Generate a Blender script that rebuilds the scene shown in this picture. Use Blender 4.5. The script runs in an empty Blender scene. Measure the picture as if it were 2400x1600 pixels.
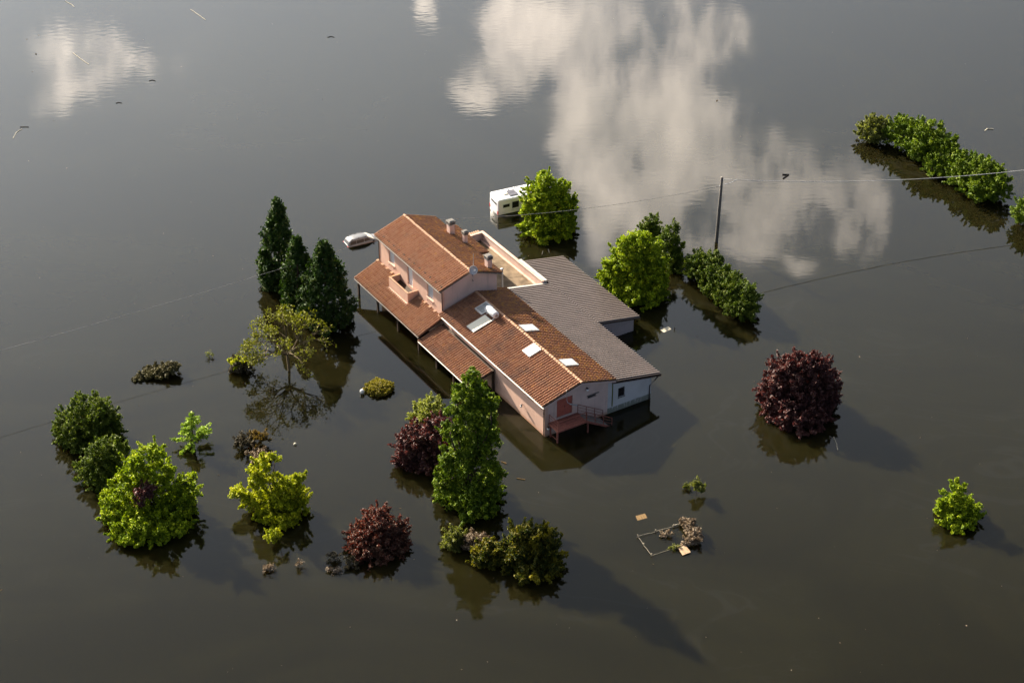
import bpy, math, random
import numpy as np
from mathutils import Vector, Matrix

R = math.radians
SC = bpy.context.scene
COL = SC.collection

# ------------------------------------------------------------------ camera
PITCH, FPX, CAMH = 32.7, 4667.0, 112.0          # degrees down, focal length for a 2400 px wide frame, metres up
cam_data = bpy.data.cameras.new('camera')
cam_data.sensor_width = 36.0
cam_data.lens = FPX / 2400 * 36
cam_data.clip_start = 1.0
cam_data.clip_end = 6000
cam = bpy.data.objects.new('camera', cam_data)
COL.objects.link(cam)
cam.location = (0, 0, CAMH)
cam.rotation_euler = (R(90 - PITCH), 0, 0)
SC.camera = cam
_c, _s = math.cos(R(PITCH)), math.sin(R(PITCH))
FW, UP, RT = np.array([0, _c, -_s]), np.array([0, _s, _c]), np.array([1., 0, 0])


def ray(x, y):
    return FW * FPX + RT * (x - 1200) - UP * (y - 800)


def G(x, y, z=0.0):
    """survey: point of the photograph (2400 px frame) -> world point at height z"""
    d = ray(x, y)
    return np.array([0, 0, CAMH]) + d * ((z - CAMH) / d[2])


def V(x, y, depth):
    """survey: point of the photograph -> world point on the upright plane Y = depth"""
    d = ray(x, y)
    return np.array([0, 0, CAMH]) + d * (depth / d[1])


# ------------------------------------------------------------------ world, sun, exposure
SUN_AZ, SUN_EL = 130.8, 26.0                    # degrees: azimuth counted from +X towards +Y
world = bpy.data.worlds.new('World')
SC.world = world
world.use_nodes = True
wt = world.node_tree
wt.nodes.clear()


def wn(t, **k):
    n = wt.nodes.new(t)
    for a, b in k.items():
        setattr(n, a, b)
    return n


def wl(a, b):
    wt.links.new(a, b)


def wmath(op, a, b=None, c=None, clamp=False):
    n = wn('ShaderNodeMath', operation=op, use_clamp=clamp)
    for i, v in enumerate((a, b, c)):
        if v is None:
            continue
        if isinstance(v, (int, float)):
            n.inputs[i].default_value = v
        else:
            wl(v, n.inputs[i])
    return n.outputs[0]


def wvec(op, a, b=None):
    n = wn('ShaderNodeVectorMath', operation=op)
    for i, v in enumerate((a, b)):
        if v is None:
            continue
        if isinstance(v, (tuple, list)):
            n.inputs[i].default_value = v
        else:
            wl(v, n.inputs[i])
    return n.outputs['Value'] if op in ('DOT_PRODUCT', 'LENGTH') else n.outputs[0]


def wnoise(vec, scale, detail=5, rough=0.55, dist=0.0):
    n = wn('ShaderNodeTexNoise', noise_dimensions='2D')
    n.inputs['Scale'].default_value = scale
    n.inputs['Detail'].default_value = detail
    n.inputs['Roughness'].default_value = rough
    n.inputs['Distortion'].default_value = dist
    wl(vec, n.inputs['Vector'])
    return n


def wramp(v, a, b, lo=0.0, hi=1.0):
    n = wn('ShaderNodeMapRange', interpolation_type='SMOOTHSTEP')
    wl(v, n.inputs[0])
    for i, x in enumerate((a, b, lo, hi)):
        n.inputs[i + 1].default_value = x
    return n.outputs[0]


def wmix(f, a, b):
    n = wn('ShaderNodeMix', data_type='RGBA')
    if isinstance(f, (int, float)):
        n.inputs[0].default_value = f
    else:
        wl(f, n.inputs[0])
    for i, v in ((6, a), (7, b)):
        if isinstance(v, tuple):
            n.inputs[i].default_value = (*v, 1)
        else:
            wl(v, n.inputs[i])
    return n.outputs[2]


sky = wn('ShaderNodeTexSky', sky_type='NISHITA')
sky.sun_disc = False
sky.sun_elevation = R(SUN_EL)
sky.sun_rotation = R(90 - SUN_AZ)
sky.air_density = 1.0
sky.dust_density = 2.0
tc = wn('ShaderNodeTexCoord')
DIR = wvec('NORMALIZE', tc.outputs['Generated'])
sep = wn('ShaderNodeSeparateXYZ')
wl(DIR, sep.inputs[0])
sunv = (math.cos(R(SUN_EL)) * math.cos(R(SUN_AZ)), math.cos(R(SUN_EL)) * math.sin(R(SUN_AZ)), math.sin(R(SUN_EL)))
cosg = wvec('DOT_PRODUCT', DIR, sunv)
glow = wmath('POWER', wmath('MULTIPLY_ADD', cosg, 0.5, 0.5), 6.0)      # forward scatter towards the sun
# cloud sheet coordinates: s = x/y, t = z/y in front, used for the tall clouds seen mirrored in the flood
ysafe = wmath('MAXIMUM', sep.outputs[1], 0.2)
st = wn('ShaderNodeCombineXYZ')
wl(wmath('DIVIDE', sep.outputs[0], ysafe), st.inputs[0])
wl(wmath('DIVIDE', sep.outputs[2], ysafe), st.inputs[1])
fine = wnoise(wvec('MULTIPLY', st.outputs[0], (46, 26, 1)), 1.0, 5, 0.58).outputs[0]
wsig = wmath('SUBTRACT', wnoise(wvec('MULTIPLY', st.outputs[0], (16, 11, 1)), 1.0, 2, 0.6).outputs[0], 0.5)
wc = wn('ShaderNodeCombineXYZ')
wl(wmath('MULTIPLY', wsig, 0.035), wc.inputs[0])
wl(wmath('MULTIPLY', wsig, -0.055), wc.inputs[1])
STW = wvec('ADD', st.outputs[0], wc.outputs[0])


def st_of(px, py):
    d = ray(px * 2400 / 2352, py * 2400 / 2352)
    return d[0] / d[1], -d[2] / d[1]


CLOUDS = [  # centre x, y, half sizes in frame units, strength
    (1185, 40, 60, 100, 1.0), (1100, 190, 52, 48, 1.0), (1265, 150, 105, 120, .62), (1322, 265, 48, 75, .85),
    (1385, 430, 44, 170, 1.05), (1530, 300, 75, 160, .85), (1470, 470, 90, 130, .55), (1600, 330, 200, 250, .47),
    (1690, 590, 130, 50, .60), (1770, 480, 120, 100, .40), (1890, 420, 150, 100, .52), (1985, 530, 64, 84, .72), (1832, 622, 36, 24, .95),
    (985, 5, 30, 55, .75), (1420, 50, 300, 90, .48), (165, 110, 150, 95, .44), (185, 205, 90, 36, .40), (345, 165, 110, 42, .34)]
fields = []
for (cx, cy, rx, ry, k) in CLOUDS:
    s0, t0 = st_of(cx, cy)
    s1, _ = st_of(cx + rx, cy)
    _, t1 = st_of(cx, cy - ry)
    d = wvec('MULTIPLY', wvec('SUBTRACT', STW, (s0, t0, 0)), (1 / abs(s1 - s0), 1 / abs(t1 - t0), 0))
    q = wvec('DOT_PRODUCT', d, d)
    fields.append(wmath('MULTIPLY', wmath('POWER', 2.718, wmath('MULTIPLY', q, -1.0)), k))
tot = fields[0]
for f in fields[1:]:
    tot = wmath('ADD', tot, f)
edge = wramp(wmath('MULTIPLY', tot, wmath('MULTIPLY_ADD', fine, 2.0, 0.0)), 0.20, 0.62)
body = wmath('ADD', wmath('MULTIPLY', wmath('MINIMUM', tot, 1.1), 0.62), wmath('MULTIPLY_ADD', fine, 1.1, -0.50))
front = wmath('MULTIPLY', edge, wmath('MAXIMUM', body, 0.06))
# broken cloud over the rest of the sky
lay = wn('ShaderNodeCombineXYZ')
zz = wmath('ADD', wmath('MAXIMUM', sep.outputs[2], 0.0), 0.25)
wl(wmath('DIVIDE', sep.outputs[0], zz), lay.inputs[0])
wl(wmath('DIVIDE', sep.outputs[1], zz), lay.inputs[1])
allc = wramp(wnoise(lay.outputs[0], 1.3, 4, 0.6).outputs[0], 0.55, 0.85)
inframe = wmath('MULTIPLY', wramp(sep.outputs[1], 0.55, 0.70), wmath('SUBTRACT', 1.0, wramp(wmath('ABSOLUTE', wmath('DIVIDE', sep.outputs[0], ysafe)), 0.33, 0.50)))
allc = wmath('MULTIPLY', allc, wmath('SUBTRACT', 1.0, wmath('MULTIPLY', inframe, 0.9)))
SKY_VEIL = wmix(glow, (1.25, 1.6, 2.4), (25.0, 26.2, 27.8))          # thin high haze, bright round the sun
hz = wramp(sep.outputs[2], 0.36, 0.70)                               # haze thins with height
veil2 = wmix(hz, (1.24, 1.24, 1.22), (0.29, 0.305, 0.33))
vm = wn('ShaderNodeMix', data_type='RGBA', blend_type='MULTIPLY')
vm.inputs[0].default_value = 1.0
wl(SKY_VEIL, vm.inputs[6])
wl(veil2, vm.inputs[7])
base = wmix(0.82, sky.outputs[0], vm.outputs[2])
gcol = wmix(glow, (4.2, 4.2, 4.5), (114.0, 100.0, 85.0))
colr = wmix(wmath('MULTIPLY', allc, 0.8, clamp=True), base, gcol)
add = wn('ShaderNodeMix', data_type='RGBA', blend_type='MIX', clamp_factor=False)
wl(front, add.inputs[0])
wl(colr, add.inputs[6])
wl(gcol, add.inputs[7])
bg = wn('ShaderNodeBackground')
bg.inputs[1].default_value = 0.05
wl(add.outputs[2], bg.inputs[0])
wo = wn('ShaderNodeOutputWorld')
wl(bg.outputs[0], wo.inputs[0])

sun_data = bpy.data.lights.new('sun', 'SUN')
sun_data.energy = 5.0
sun_data.angle = R(0.8)
sun_data.color = (1.0, 0.88, 0.72)
sun = bpy.data.objects.new('sun', sun_data)
COL.objects.link(sun)
sun.rotation_euler = Vector(sunv).to_track_quat('Z', 'Y').to_euler()
SC.view_settings.view_transform = 'Standard'
SC.view_settings.look = 'None'
SC.view_settings.exposure = 1.62
SC.view_settings.gamma = 1.0
SC.view_settings.use_curve_mapping = False
SC.render.engine = 'CYCLES'
SC.cycles.use_denoising = True
SC.cycles.use_light_tree = False
SC.cycles.adaptive_threshold = 0.02
world.cycles.sampling_method = 'MANUAL'
world.cycles.sample_map_resolution = 512
SC.cycles.max_bounces = 4
SC.cycles.diffuse_bounces = 2
SC.cycles.glossy_bounces = 3
SC.cycles.transmission_bounces = 4
SC.cycles.transparent_max_bounces = 8
SC.cycles.sample_clamp_indirect = 6.0


# ------------------------------------------------------------------ materials
class Mat:
    def __init__(s, name):
        s.m = bpy.data.materials.new(name)
        s.m.use_nodes = True
        s.t = s.m.node_tree
        s.t.nodes.clear()
        s.out = s.n('ShaderNodeOutputMaterial')

    def n(s, t, **k):
        nd = s.t.nodes.new(t)
        for a, b in k.items():
            setattr(nd, a, b)
        return nd

    def l(s, a, b):
        s.t.links.new(a, b)

    def setin(s, sock, v):
        if isinstance(v, (int, float)):
            sock.default_value = v
        elif isinstance(v, tuple):
            sock.default_value = (*v, 1) if len(v) == 3 and sock.type == 'RGBA' else v
        else:
            s.l(v, sock)

    def math(s, op, a, b=None, c=None, clamp=False):
        nd = s.n('ShaderNodeMath', operation=op, use_clamp=clamp)
        for i, v in enumerate((a, b, c)):
            if v is not None:
                s.setin(nd.inputs[i], v)
        return nd.outputs[0]

    def mix(s, f, a, b, blend='MIX'):
        nd = s.n('ShaderNodeMix', data_type='RGBA', blend_type=blend)
        s.setin(nd.inputs[0], f)
        s.setin(nd.inputs[6], a)
        s.setin(nd.inputs[7], b)
        return nd.outputs[2]

    def noise(s, vec, scale, detail=4, rough=0.55, dist=0.0, dim='3D'):
        nd = s.n('ShaderNodeTexNoise', noise_dimensions=dim)
        for k, v in (('Scale', scale), ('Detail', detail), ('Roughness', rough), ('Distortion', dist)):
            nd.inputs[k].default_value = v
        if vec is not None:
            s.l(vec, nd.inputs['Vector'])
        return nd.outputs[0]

    def ramp(s, v, a, b, lo=0.0, hi=1.0):
        nd = s.n('ShaderNodeMapRange', interpolation_type='SMOOTHSTEP')
        s.l(v, nd.inputs[0])
        for i, x in enumerate((a, b, lo, hi)):
            nd.inputs[i + 1].default_value = x
        return nd.outputs[0]

    def obj(s, scale=(1, 1, 1), world=False):
        mp = s.n('ShaderNodeMapping')
        mp.inputs['Scale'].default_value = scale
        if world:
            s.l(s.n('ShaderNodeNewGeometry').outputs['Position'], mp.inputs[0])
        else:
            s.l(s.n('ShaderNodeTexCoord').outputs['Object'], mp.inputs[0])
        return mp.outputs[0]

    def island(s):
        return s.n('ShaderNodeNewGeometry').outputs['Random Per Island']

    def bump(s, h, strength=0.3, dist=0.02):
        b = s.n('ShaderNodeBump')
        b.inputs['Strength'].default_value = strength
        b.inputs['Distance'].default_value = dist
        s.l(h, b.inputs['Height'])
        return b.outputs[0]

    def pbsdf(s, color, rough=0.8, spec=0.5, metal=0.0, normal=None, **k):
        p = s.n('ShaderNodeBsdfPrincipled')
        s.setin(p.inputs['Base Color'], color)
        s.setin(p.inputs['Roughness'], rough)
        p.inputs['Specular IOR Level'].default_value = spec
        p.inputs['Metallic'].default_value = metal
        for a, b in k.items():
            s.setin(p.inputs[a.replace('_', ' ')], b)
        if normal is not None:
            s.l(normal, p.inputs['Normal'])
        s.l(p.outputs[0], s.out.inputs[0])
        return p


def plain(name, col, rough=0.7, var=0.12, metal=0.0, spec=0.4, scale=3.0, bump=0.15):
    m = Mat(name)
    v = m.obj(world=True)
    n = m.noise(v, scale, 5, 0.6)
    c = m.mix(m.ramp(n, 0.3, 0.75), tuple(x * (1 - var) for x in col), tuple(min(1, x * (1 + var)) for x in col))
    m.pbsdf(c, rough, spec, metal, m.bump(m.noise(v, scale * 12, 3), bump, 0.01))
    return m.m


def stucco(name, col, stain, streak=0.35, low=0.0):
    m = Mat(name)
    v = m.obj()
    n1 = m.noise(v, 0.55, 5, 0.6)
    c = m.mix(m.ramp(n1, 0.35, 0.7), col, tuple(x * .86 for x in col))
    st_ = m.noise(m.obj((3.2, 3.2, 0.22)), 1.0, 5, 0.6)
    c = m.mix(m.ramp(st_, 0.56, 0.8, 0, streak), c, stain)
    sp = m.n('ShaderNodeSeparateXYZ')
    m.l(v, sp.inputs[0])
    edge = m.math('MULTIPLY_ADD', m.noise(m.obj((1.1, 1.1, 4)), 1.0, 4, 0.6), 0.5, -0.25)
    wet = m.ramp(m.math('ADD', sp.outputs[2], edge), 0.0, 0.50, 0.85, 0.0)
    c = m.mix(wet, c, tuple(a * b for a, b in zip(col, (.62, .50, .36))))          # tide mark of the flood
    if low:
        lowm = m.ramp(m.math('ADD', sp.outputs[2], m.math('MULTIPLY', edge, 0.55)), low - .05, low + .05, 0.95, 0.0)
        fleck = m.ramp(m.noise(m.obj((2.4, 2.4, .5)), 2.4, 5, .65), .52, .62, 1, .45)
        c = m.mix(m.math('MULTIPLY', lowm, fleck), c, (.20, .21, .17))             # bare render plinth
    m.pbsdf(c, 0.92, 0.25, 0, m.bump(m.noise(v, 26, 4), 0.25, 0.012))
    return m.m


def tile_mat(name, cols, lichen, amount, dark):
    m = Mat(name)
    v = m.obj()
    isl = m.island()
    cr = m.n('ShaderNodeValToRGB')
    cr.color_ramp.interpolation = 'LINEAR'
    els = cr.color_ramp.elements
    while len(els) < len(cols):
        els.new(0.5)
    for i, c in enumerate(cols):
        els[i].position = i / (len(cols) - 1)
        els[i].color = (*c, 1)
    m.l(m.math('MULTIPLY_ADD', isl, 0.5, m.math('MULTIPLY', m.noise(v, 0.9, 4, .6), 0.5)), cr.inputs[0])
    big = m.noise(v, 0.42, 5, 0.62)
    c = m.mix(m.ramp(big, 0.45, 0.72, 0, dark), cr.outputs[0], (.10, .065, .055))
    li = m.noise(v, 2.6, 6, 0.68)
    c = m.mix(m.ramp(li, 0.60 - amount * .16, 0.72 - amount * .1, 0, 0.85), c, lichen)
    fine = m.noise(v, 17, 3, 0.6)
    c = m.mix(m.ramp(fine, 0.35, 0.75, 0, 0.22), c, (.58, .40, .30))
    m.pbsdf(c, 0.9, 0.25, 0, m.bump(m.noise(v, 30, 3), 0.3, 0.01))
    return m.m


def leaf_mat(name, cols, trans=0.20, tint=(1.10, 1.18, .42), gloss=0.18, patch=None):
    m = Mat(name)
    isl = m.island()
    cr = m.n('ShaderNodeValToRGB')
    els = cr.color_ramp.elements
    while len(els) < len(cols):
        els.new(0.5)
    for i, c in enumerate(cols):
        els[i].position = i / (len(cols) - 1)
        els[i].color = (*c, 1)
    big = m.noise(m.obj(world=True), 0.9, 3, 0.5)
    m.l(m.math('ADD', m.math('MULTIPLY', isl, 0.75), m.math('MULTIPLY_ADD', big, 1.0, -0.38), clamp=True), cr.inputs[0])
    c = cr.outputs[0]
    if patch:
        pn = m.noise(m.obj(world=True), patch[1], 3, 0.5)
        c = m.mix(m.ramp(pn, patch[2], patch[2] + .08), c, patch[0])
    p = m.n('ShaderNodeBsdfPrincipled')
    m.l(c, p.inputs['Base Color'])
    p.inputs['Roughness'].default_value = 0.62
    p.inputs['Specular IOR Level'].default_value = gloss
    tr = m.n('ShaderNodeBsdfTranslucent')
    m.l(m.mix(1.0, c, tint, 'MULTIPLY'), tr.inputs[0])
    mx = m.n('ShaderNodeMixShader')
    mx.inputs[0].default_value = trans
    m.l(p.outputs[0], mx.inputs[1])
    m.l(tr.outputs[0], mx.inputs[2])
    m.l(mx.outputs[0], m.out.inputs[0])
    return m.m


def water_mat():
    m = Mat('flood_water')
    v = m.obj(world=True)
    # body: suspended silt, olive brown, with slow swirls
    sw = m.noise(m.obj((.022, .036, 1), True), 1.0, 4, 0.62, 1.2, '2D')
    c = m.mix(m.ramp(sw, 0.35, 0.7), (.0085, .0074, .0024), (.0115, .0102, .0034))
        # thin scum lines drawn out by the current
    ln = m.noise(m.obj((.040, .085, 1), True), 1.0, 3, .55, 2.2, '2D')
    line = m.ramp(m.math('ABSOLUTE', m.math('SUBTRACT', ln, .5)), .0, .035, 1.0, 0.0)
    c = m.mix(m.math('MULTIPLY', line, m.ramp(sw, .50, .70, 0, .30)), c, (.021, .020, .015))
    # ripples: calm overall, a breeze-ruffled patchwork further out
    r1 = m.noise(m.obj((.55, 1.5, 1), True), 1.0, 1, 0.55, 0, '2D')
    r2 = m.noise(m.obj((.16, .42, 1), True), 1.0, 1, 0.5, 0, '2D')
    gust = m.ramp(m.noise(m.obj((.012, .02, 1), True), 1.0, 2, .5, 0, '2D'), .35, .72, .35, 1.0)
    sp = m.n('ShaderNodeSeparateXYZ')
    m.l(v, sp.inputs[0])
    far = m.ramp(sp.outputs[1], 150, 260, .22, 1.0)
    b = m.n('ShaderNodeBump')
    m.l(m.math('MULTIPLY', gust, far), b.inputs['Strength'])
    b.inputs['Distance'].default_value = 1.0
    m.l(m.math('ADD', m.math('MULTIPLY', r1, 0.0024), m.math('MULTIPLY', r2, 0.0018)), b.inputs['Height'])
    rough = m.ramp(sw, .45, .75, .012, .05)
    p = m.pbsdf(c, rough, 0.5, 0, b.outputs[0], IOR=1.333)
    p.subsurface_method = 'BURLEY'                      # light spreads sideways in the silt, so shadows go soft
    p.inputs['Subsurface Weight'].default_value = 1.0
    p.inputs['Subsurface Radius'].default_value = (1.0, .8, .45)
    p.inputs['Subsurface Scale'].default_value = 1.1
    return m.m


M = {}
M['water'] = water_mat()
M['pink'] = stucco('pink_stucco', (.70, .455, .35), (.42, .28, .23), .22)
M['pink_dirty'] = stucco('weathered_pink_stucco', (.70, .52, .45), (.30, .24, .21), .5)
M['white_wall'] = stucco('whitewash', (.58, .575, .56), (.34, .34, .33), .35, .62)
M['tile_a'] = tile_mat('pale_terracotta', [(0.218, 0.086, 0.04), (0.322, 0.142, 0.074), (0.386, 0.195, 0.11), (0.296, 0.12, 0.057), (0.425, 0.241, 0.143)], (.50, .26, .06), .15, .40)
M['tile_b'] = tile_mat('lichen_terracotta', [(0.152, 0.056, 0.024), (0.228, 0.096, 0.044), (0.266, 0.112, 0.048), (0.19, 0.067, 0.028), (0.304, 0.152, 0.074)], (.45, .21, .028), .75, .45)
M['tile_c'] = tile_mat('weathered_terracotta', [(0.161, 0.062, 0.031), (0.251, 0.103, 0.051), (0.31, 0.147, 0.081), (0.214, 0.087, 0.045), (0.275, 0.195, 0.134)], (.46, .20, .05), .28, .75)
M['pan'] = tile_mat('valley_shade_pan_tile', [(.10, .052, .036), (.15, .075, .05), (.12, .06, .04)], (.16, .09, .03), .4, .5)  # colour darkened to paint shade into the valleys between tile rows
M['gutter_dark'] = plain('dull_gutter', (.16, .14, .12), .6, .2, .1, .4, 3)
M['ridge'] = tile_mat('ridge_terracotta', [(0.376, 0.209, 0.126), (0.462, 0.292, 0.192), (0.419, 0.237, 0.146), (0.491, 0.335, 0.232)], (.55, .32, .08), .3, .25)
M['metal_roof'] = plain('pinkish_roof_sheet', (.165, .132, .116), .55, .10, .0, .5, .6, .05)
M['metal_wall'] = plain('ribbed_wall_sheet', (.50, .43, .41), .5, .10, 0, .4, .6, .05)
M['galv'] = plain('galvanised_steel', (.52, .53, .53), .42, .12, .6, .5, 4)
M['gutter'] = plain('pale_gutter_paint', (.60, .57, .50), .5, .12, .1, .5, 3)
M['dark_pipe'] = plain('dark_brown_pipe', (.045, .03, .024), .5, .2, 0, .4, 3)
M['dark_timber'] = plain('dark_porch_timber', (.07, .045, .03), .8, .3, 0, .3, 6)
M['white_paint'] = plain('white_paint', (.78, .78, .77), .45, .05, 0, .5, 2)
M['shutter'] = plain('grey_shutter', (.56, .58, .60), .5, .06, 0, .5, 2)
M['red_door'] = plain('faded_red_door', (.46, .125, .085), .6, .12, 0, .4, 2.5)
M['rust'] = plain('red_oxide_steel', (.30, .105, .075), .75, .3, .1, .35, 5)
M['concrete'] = plain('chimney_concrete', (.20, .185, .165), .9, .25, 0, .3, 5, .4)
M['terrace'] = plain('terrace_render', (.21, .155, .10), .95, .42, 0, .2, .9, .3)
M['coping'] = plain('terrace_coping', (.66, .46, .36), .9, .15, 0, .25, 2)
M['black'] = plain('dark_opening', (.012, .011, .011), .6, .2, 0, .3, 3)
M['glass'] = plain('dark_window_glass', (.022, .022, .024), .06, .2, 0, .6, 2, 0)
M['globe'] = plain('white_lamp_globe', (.80, .80, .78), .3, .03, 0, .5, 2, 0)
M['collector'] = plain('painted_glare_glass', (.80, .75, .60), .55, .04, 0, .5, 1, 0)  # cream base colour paints in the bright sky reflected by the collector
M['rooflight'] = plain('rooflight_sheet', (.70, .63, .52), .6, .08, 0, .5, 2, 0)
M['rooflight_grey'] = plain('grey_rooflight_glass', (.30, .32, .32), .2, .15, 0, .5, 2, 0)
M['rv_white'] = plain('motorhome_white', (.80, .79, .77), .32, .04, 0, .5, 1.2, 0)
M['solar_cell'] = plain('solar_cell', (.10, .095, .11), .3, .1, 0, .5, 2, 0)
M['tail_red'] = plain('tail_lamp_red', (.45, .02, .015), .25, .1, 0, .5, 3, 0)
M['car_silver'] = plain('silver_car_paint', (.17, .17, .175), .45, .18, .15, .5, 2.5, 0)
M['car_side'] = plain('brown_car_paint', (.20, .15, .12), .5, .25, 0, .4, 3, 0)  # brown tone for the door panels below the windows
M['car_glass'] = plain('car_glass', (.03, .025, .022), .08, .2, 0, .6, 2, 0)
M['pole'] = plain('grey_timber_pole', (.15, .135, .12), .85, .25, 0, .3, 5, .3)
M['cable'] = plain('twisted_cable', (.20, .20, .20), .5, .2, .2, .4, 20)
M['cable_pale'] = plain('pale_twisted_cable', (.62, .61, .58), .5, .1, .1, .4, 20)
M['bark'] = plain('bark', (.075, .055, .04), .95, .35, 0, .2, 6, .6)
M['bark_pale'] = plain('pale_bark', (.15, .115, .07), .95, .3, 0, .2, 6, .5)
M['board'] = plain('weathered_plywood', (.58, .40, .24), .85, .28, 0, .25, 3.5, .3)
M['sunk'] = plain('silted_board', (.20, .115, .03), .6, .25, 0, .4, 5, .2)
M['rail'] = plain('bleached_rail', (.30, .265, .20), .85, .25, 0, .3, 8, .3)
M['drift'] = plain('drift_reed', (.55, .50, .38), .8, .25, 0, .3, 8, .2)
M['drift_dark'] = plain('dark_drift_wood', (.02, .017, .014), .7, .25, 0, .3, 8, .2)

L = {}
L['green'] = leaf_mat('leaf_mid_green', [(0.035, 0.07, 0.006), (0.085, 0.14, 0.008), (0.16, 0.225, 0.012), (0.3, 0.35, 0.022)])
L['deep'] = leaf_mat('leaf_deep_green', [(0.026, 0.046, 0.008), (0.065, 0.1, 0.012), (0.13, 0.17, 0.02), (0.25, 0.28, 0.06)], .30)
L['bright'] = leaf_mat('leaf_bright_green', [(0.054, 0.1026, 0.006), (0.1674, 0.243, 0.009), (0.324, 0.3996, 0.013), (0.54, 0.5832, 0.025)], .26)
L['lime'] = leaf_mat('leaf_lime', [(0.15, 0.19, 0.008), (0.3, 0.34, 0.012), (0.47, 0.48, 0.016), (0.64, 0.6, 0.03)], .26)
L['conifer'] = leaf_mat('needle_dark', [(0.011, 0.028, 0.005), (0.023, 0.053, 0.007), (0.044, 0.086, 0.011), (0.13, 0.156, 0.058)], .18)
L['cypress'] = leaf_mat('needle_cypress', [(0.024, 0.046, 0.006), (0.06, 0.1, 0.009), (0.115, 0.16, 0.013), (0.22, 0.24, 0.03)], .22)
L['purple'] = leaf_mat('leaf_purple', [(0.0358, 0.0112, 0.0101), (0.0728, 0.0224, 0.0193), (0.1232, 0.0448, 0.035), (0.2128, 0.1064, 0.0782)], .25, (1.2, .5, .45), .5)
L['red'] = leaf_mat('leaf_red', [(0.0407, 0.0157, 0.0108), (0.0924, 0.0325, 0.0199), (0.1634, 0.0696, 0.0382), (0.2325, 0.1558, 0.0899)], .32, (1.25, .5, .4), .45)
L['yellow'] = leaf_mat('leaf_yellow_green', [(0.0864, 0.0945, 0.0096), (0.144, 0.1505, 0.0128), (0.216, 0.2205, 0.02), (0.3024, 0.294, 0.04)], .26)
L['willow'] = leaf_mat('leaf_pale_green', [(0.1435, 0.1619, 0.031), (0.2374, 0.2567, 0.048), (0.3376, 0.3579, 0.078), (0.4444, 0.4545, 0.127)], .26)
L['clipped'] = leaf_mat('leaf_clipped', [(.10, .085, .018), (.20, .165, .022), (.30, .25, .03), (.38, .33, .05)], .3)
L['autumn'] = leaf_mat('leaf_olive_orange', [(0.0202, 0.0335, 0.0072), (0.0446, 0.0645, 0.0104), (0.1289, 0.1127, 0.0136), (0.3024, 0.2451, 0.024)], .35, patch=((.30, .25, .02), .45, .56))
L['rust'] = leaf_mat('leaf_rust', [(.04, .030, .010), (.09, .060, .014), (.17, .10, .02), (.28, .17, .03)], .35)
L['dry'] = leaf_mat('leaf_drowned', [(.07, .050, .030), (.17, .125, .08), (.33, .25, .17), (.55, .46, .34)], .15, (1, .9, .7))
L['drowned_dark'] = leaf_mat('leaf_drowned_dark', [(.018, .014, .010), (.05, .042, .026), (.12, .10, .055), (.22, .18, .10)], .15, (1, .9, .7))
L['olive_brown'] = leaf_mat('leaf_olive_brown', [(.03, .026, .010), (.07, .062, .022), (.13, .115, .045), (.22, .20, .10)], .15, (1, .95, .7))
L['olive'] = leaf_mat('leaf_olive', [(.05, .06, .015), (.11, .12, .025), (.20, .21, .05), (.32, .33, .10)], .35)
L['spruce'] = leaf_mat('leaf_larch', [(0.104, 0.176, 0.021), (0.204, 0.312, 0.032), (0.334, 0.456, 0.056), (0.46, 0.552, 0.092)], .26)


# ------------------------------------------------------------------ mesh helpers
def tag(o, label=None, cat=None, group=None, kind=None):
    for k, v in (('label', label), ('category', cat), ('group', group), ('kind', kind)):
        if v:
            o[k] = v
    return o


def empty(name, loc, rz=0.0, label=None, cat=None, group=None):
    o = bpy.data.objects.new(name, None)
    o.empty_display_size = 0.3
    o.location = tuple(loc)
    o.rotation_euler = (0, 0, rz)
    COL.objects.link(o)
    return tag(o, label, cat, group)


def link_mesh(name, verts, faces, mat, parent=None, smooth=False):
    me = bpy.data.meshes.new(name)
    if isinstance(verts, np.ndarray) and isinstance(faces, np.ndarray):
        n, k = faces.shape
        me.vertices.add(len(verts))
        me.vertices.foreach_set('co', np.ascontiguousarray(verts, dtype=np.float32).ravel())
        me.loops.add(n * k)
        me.loops.foreach_set('vertex_index', faces.astype(np.int32).ravel())
        me.polygons.add(n)
        me.polygons.foreach_set('loop_start', np.arange(0, n * k, k, dtype=np.int32))
        me.polygons.foreach_set('loop_total', np.full(n, k, dtype=np.int32))
        me.update(calc_edges=True)
        me.validate()
    else:
        me.from_pydata([tuple(v) for v in verts], [], faces)
        me.update()
    if smooth:
        me.shade_smooth()
    if mat is not None:
        me.materials.append(mat)
    o = bpy.data.objects.new(name, me)
    COL.objects.link(o)
    if parent is not None:
        o.parent = parent
    return o


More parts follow.
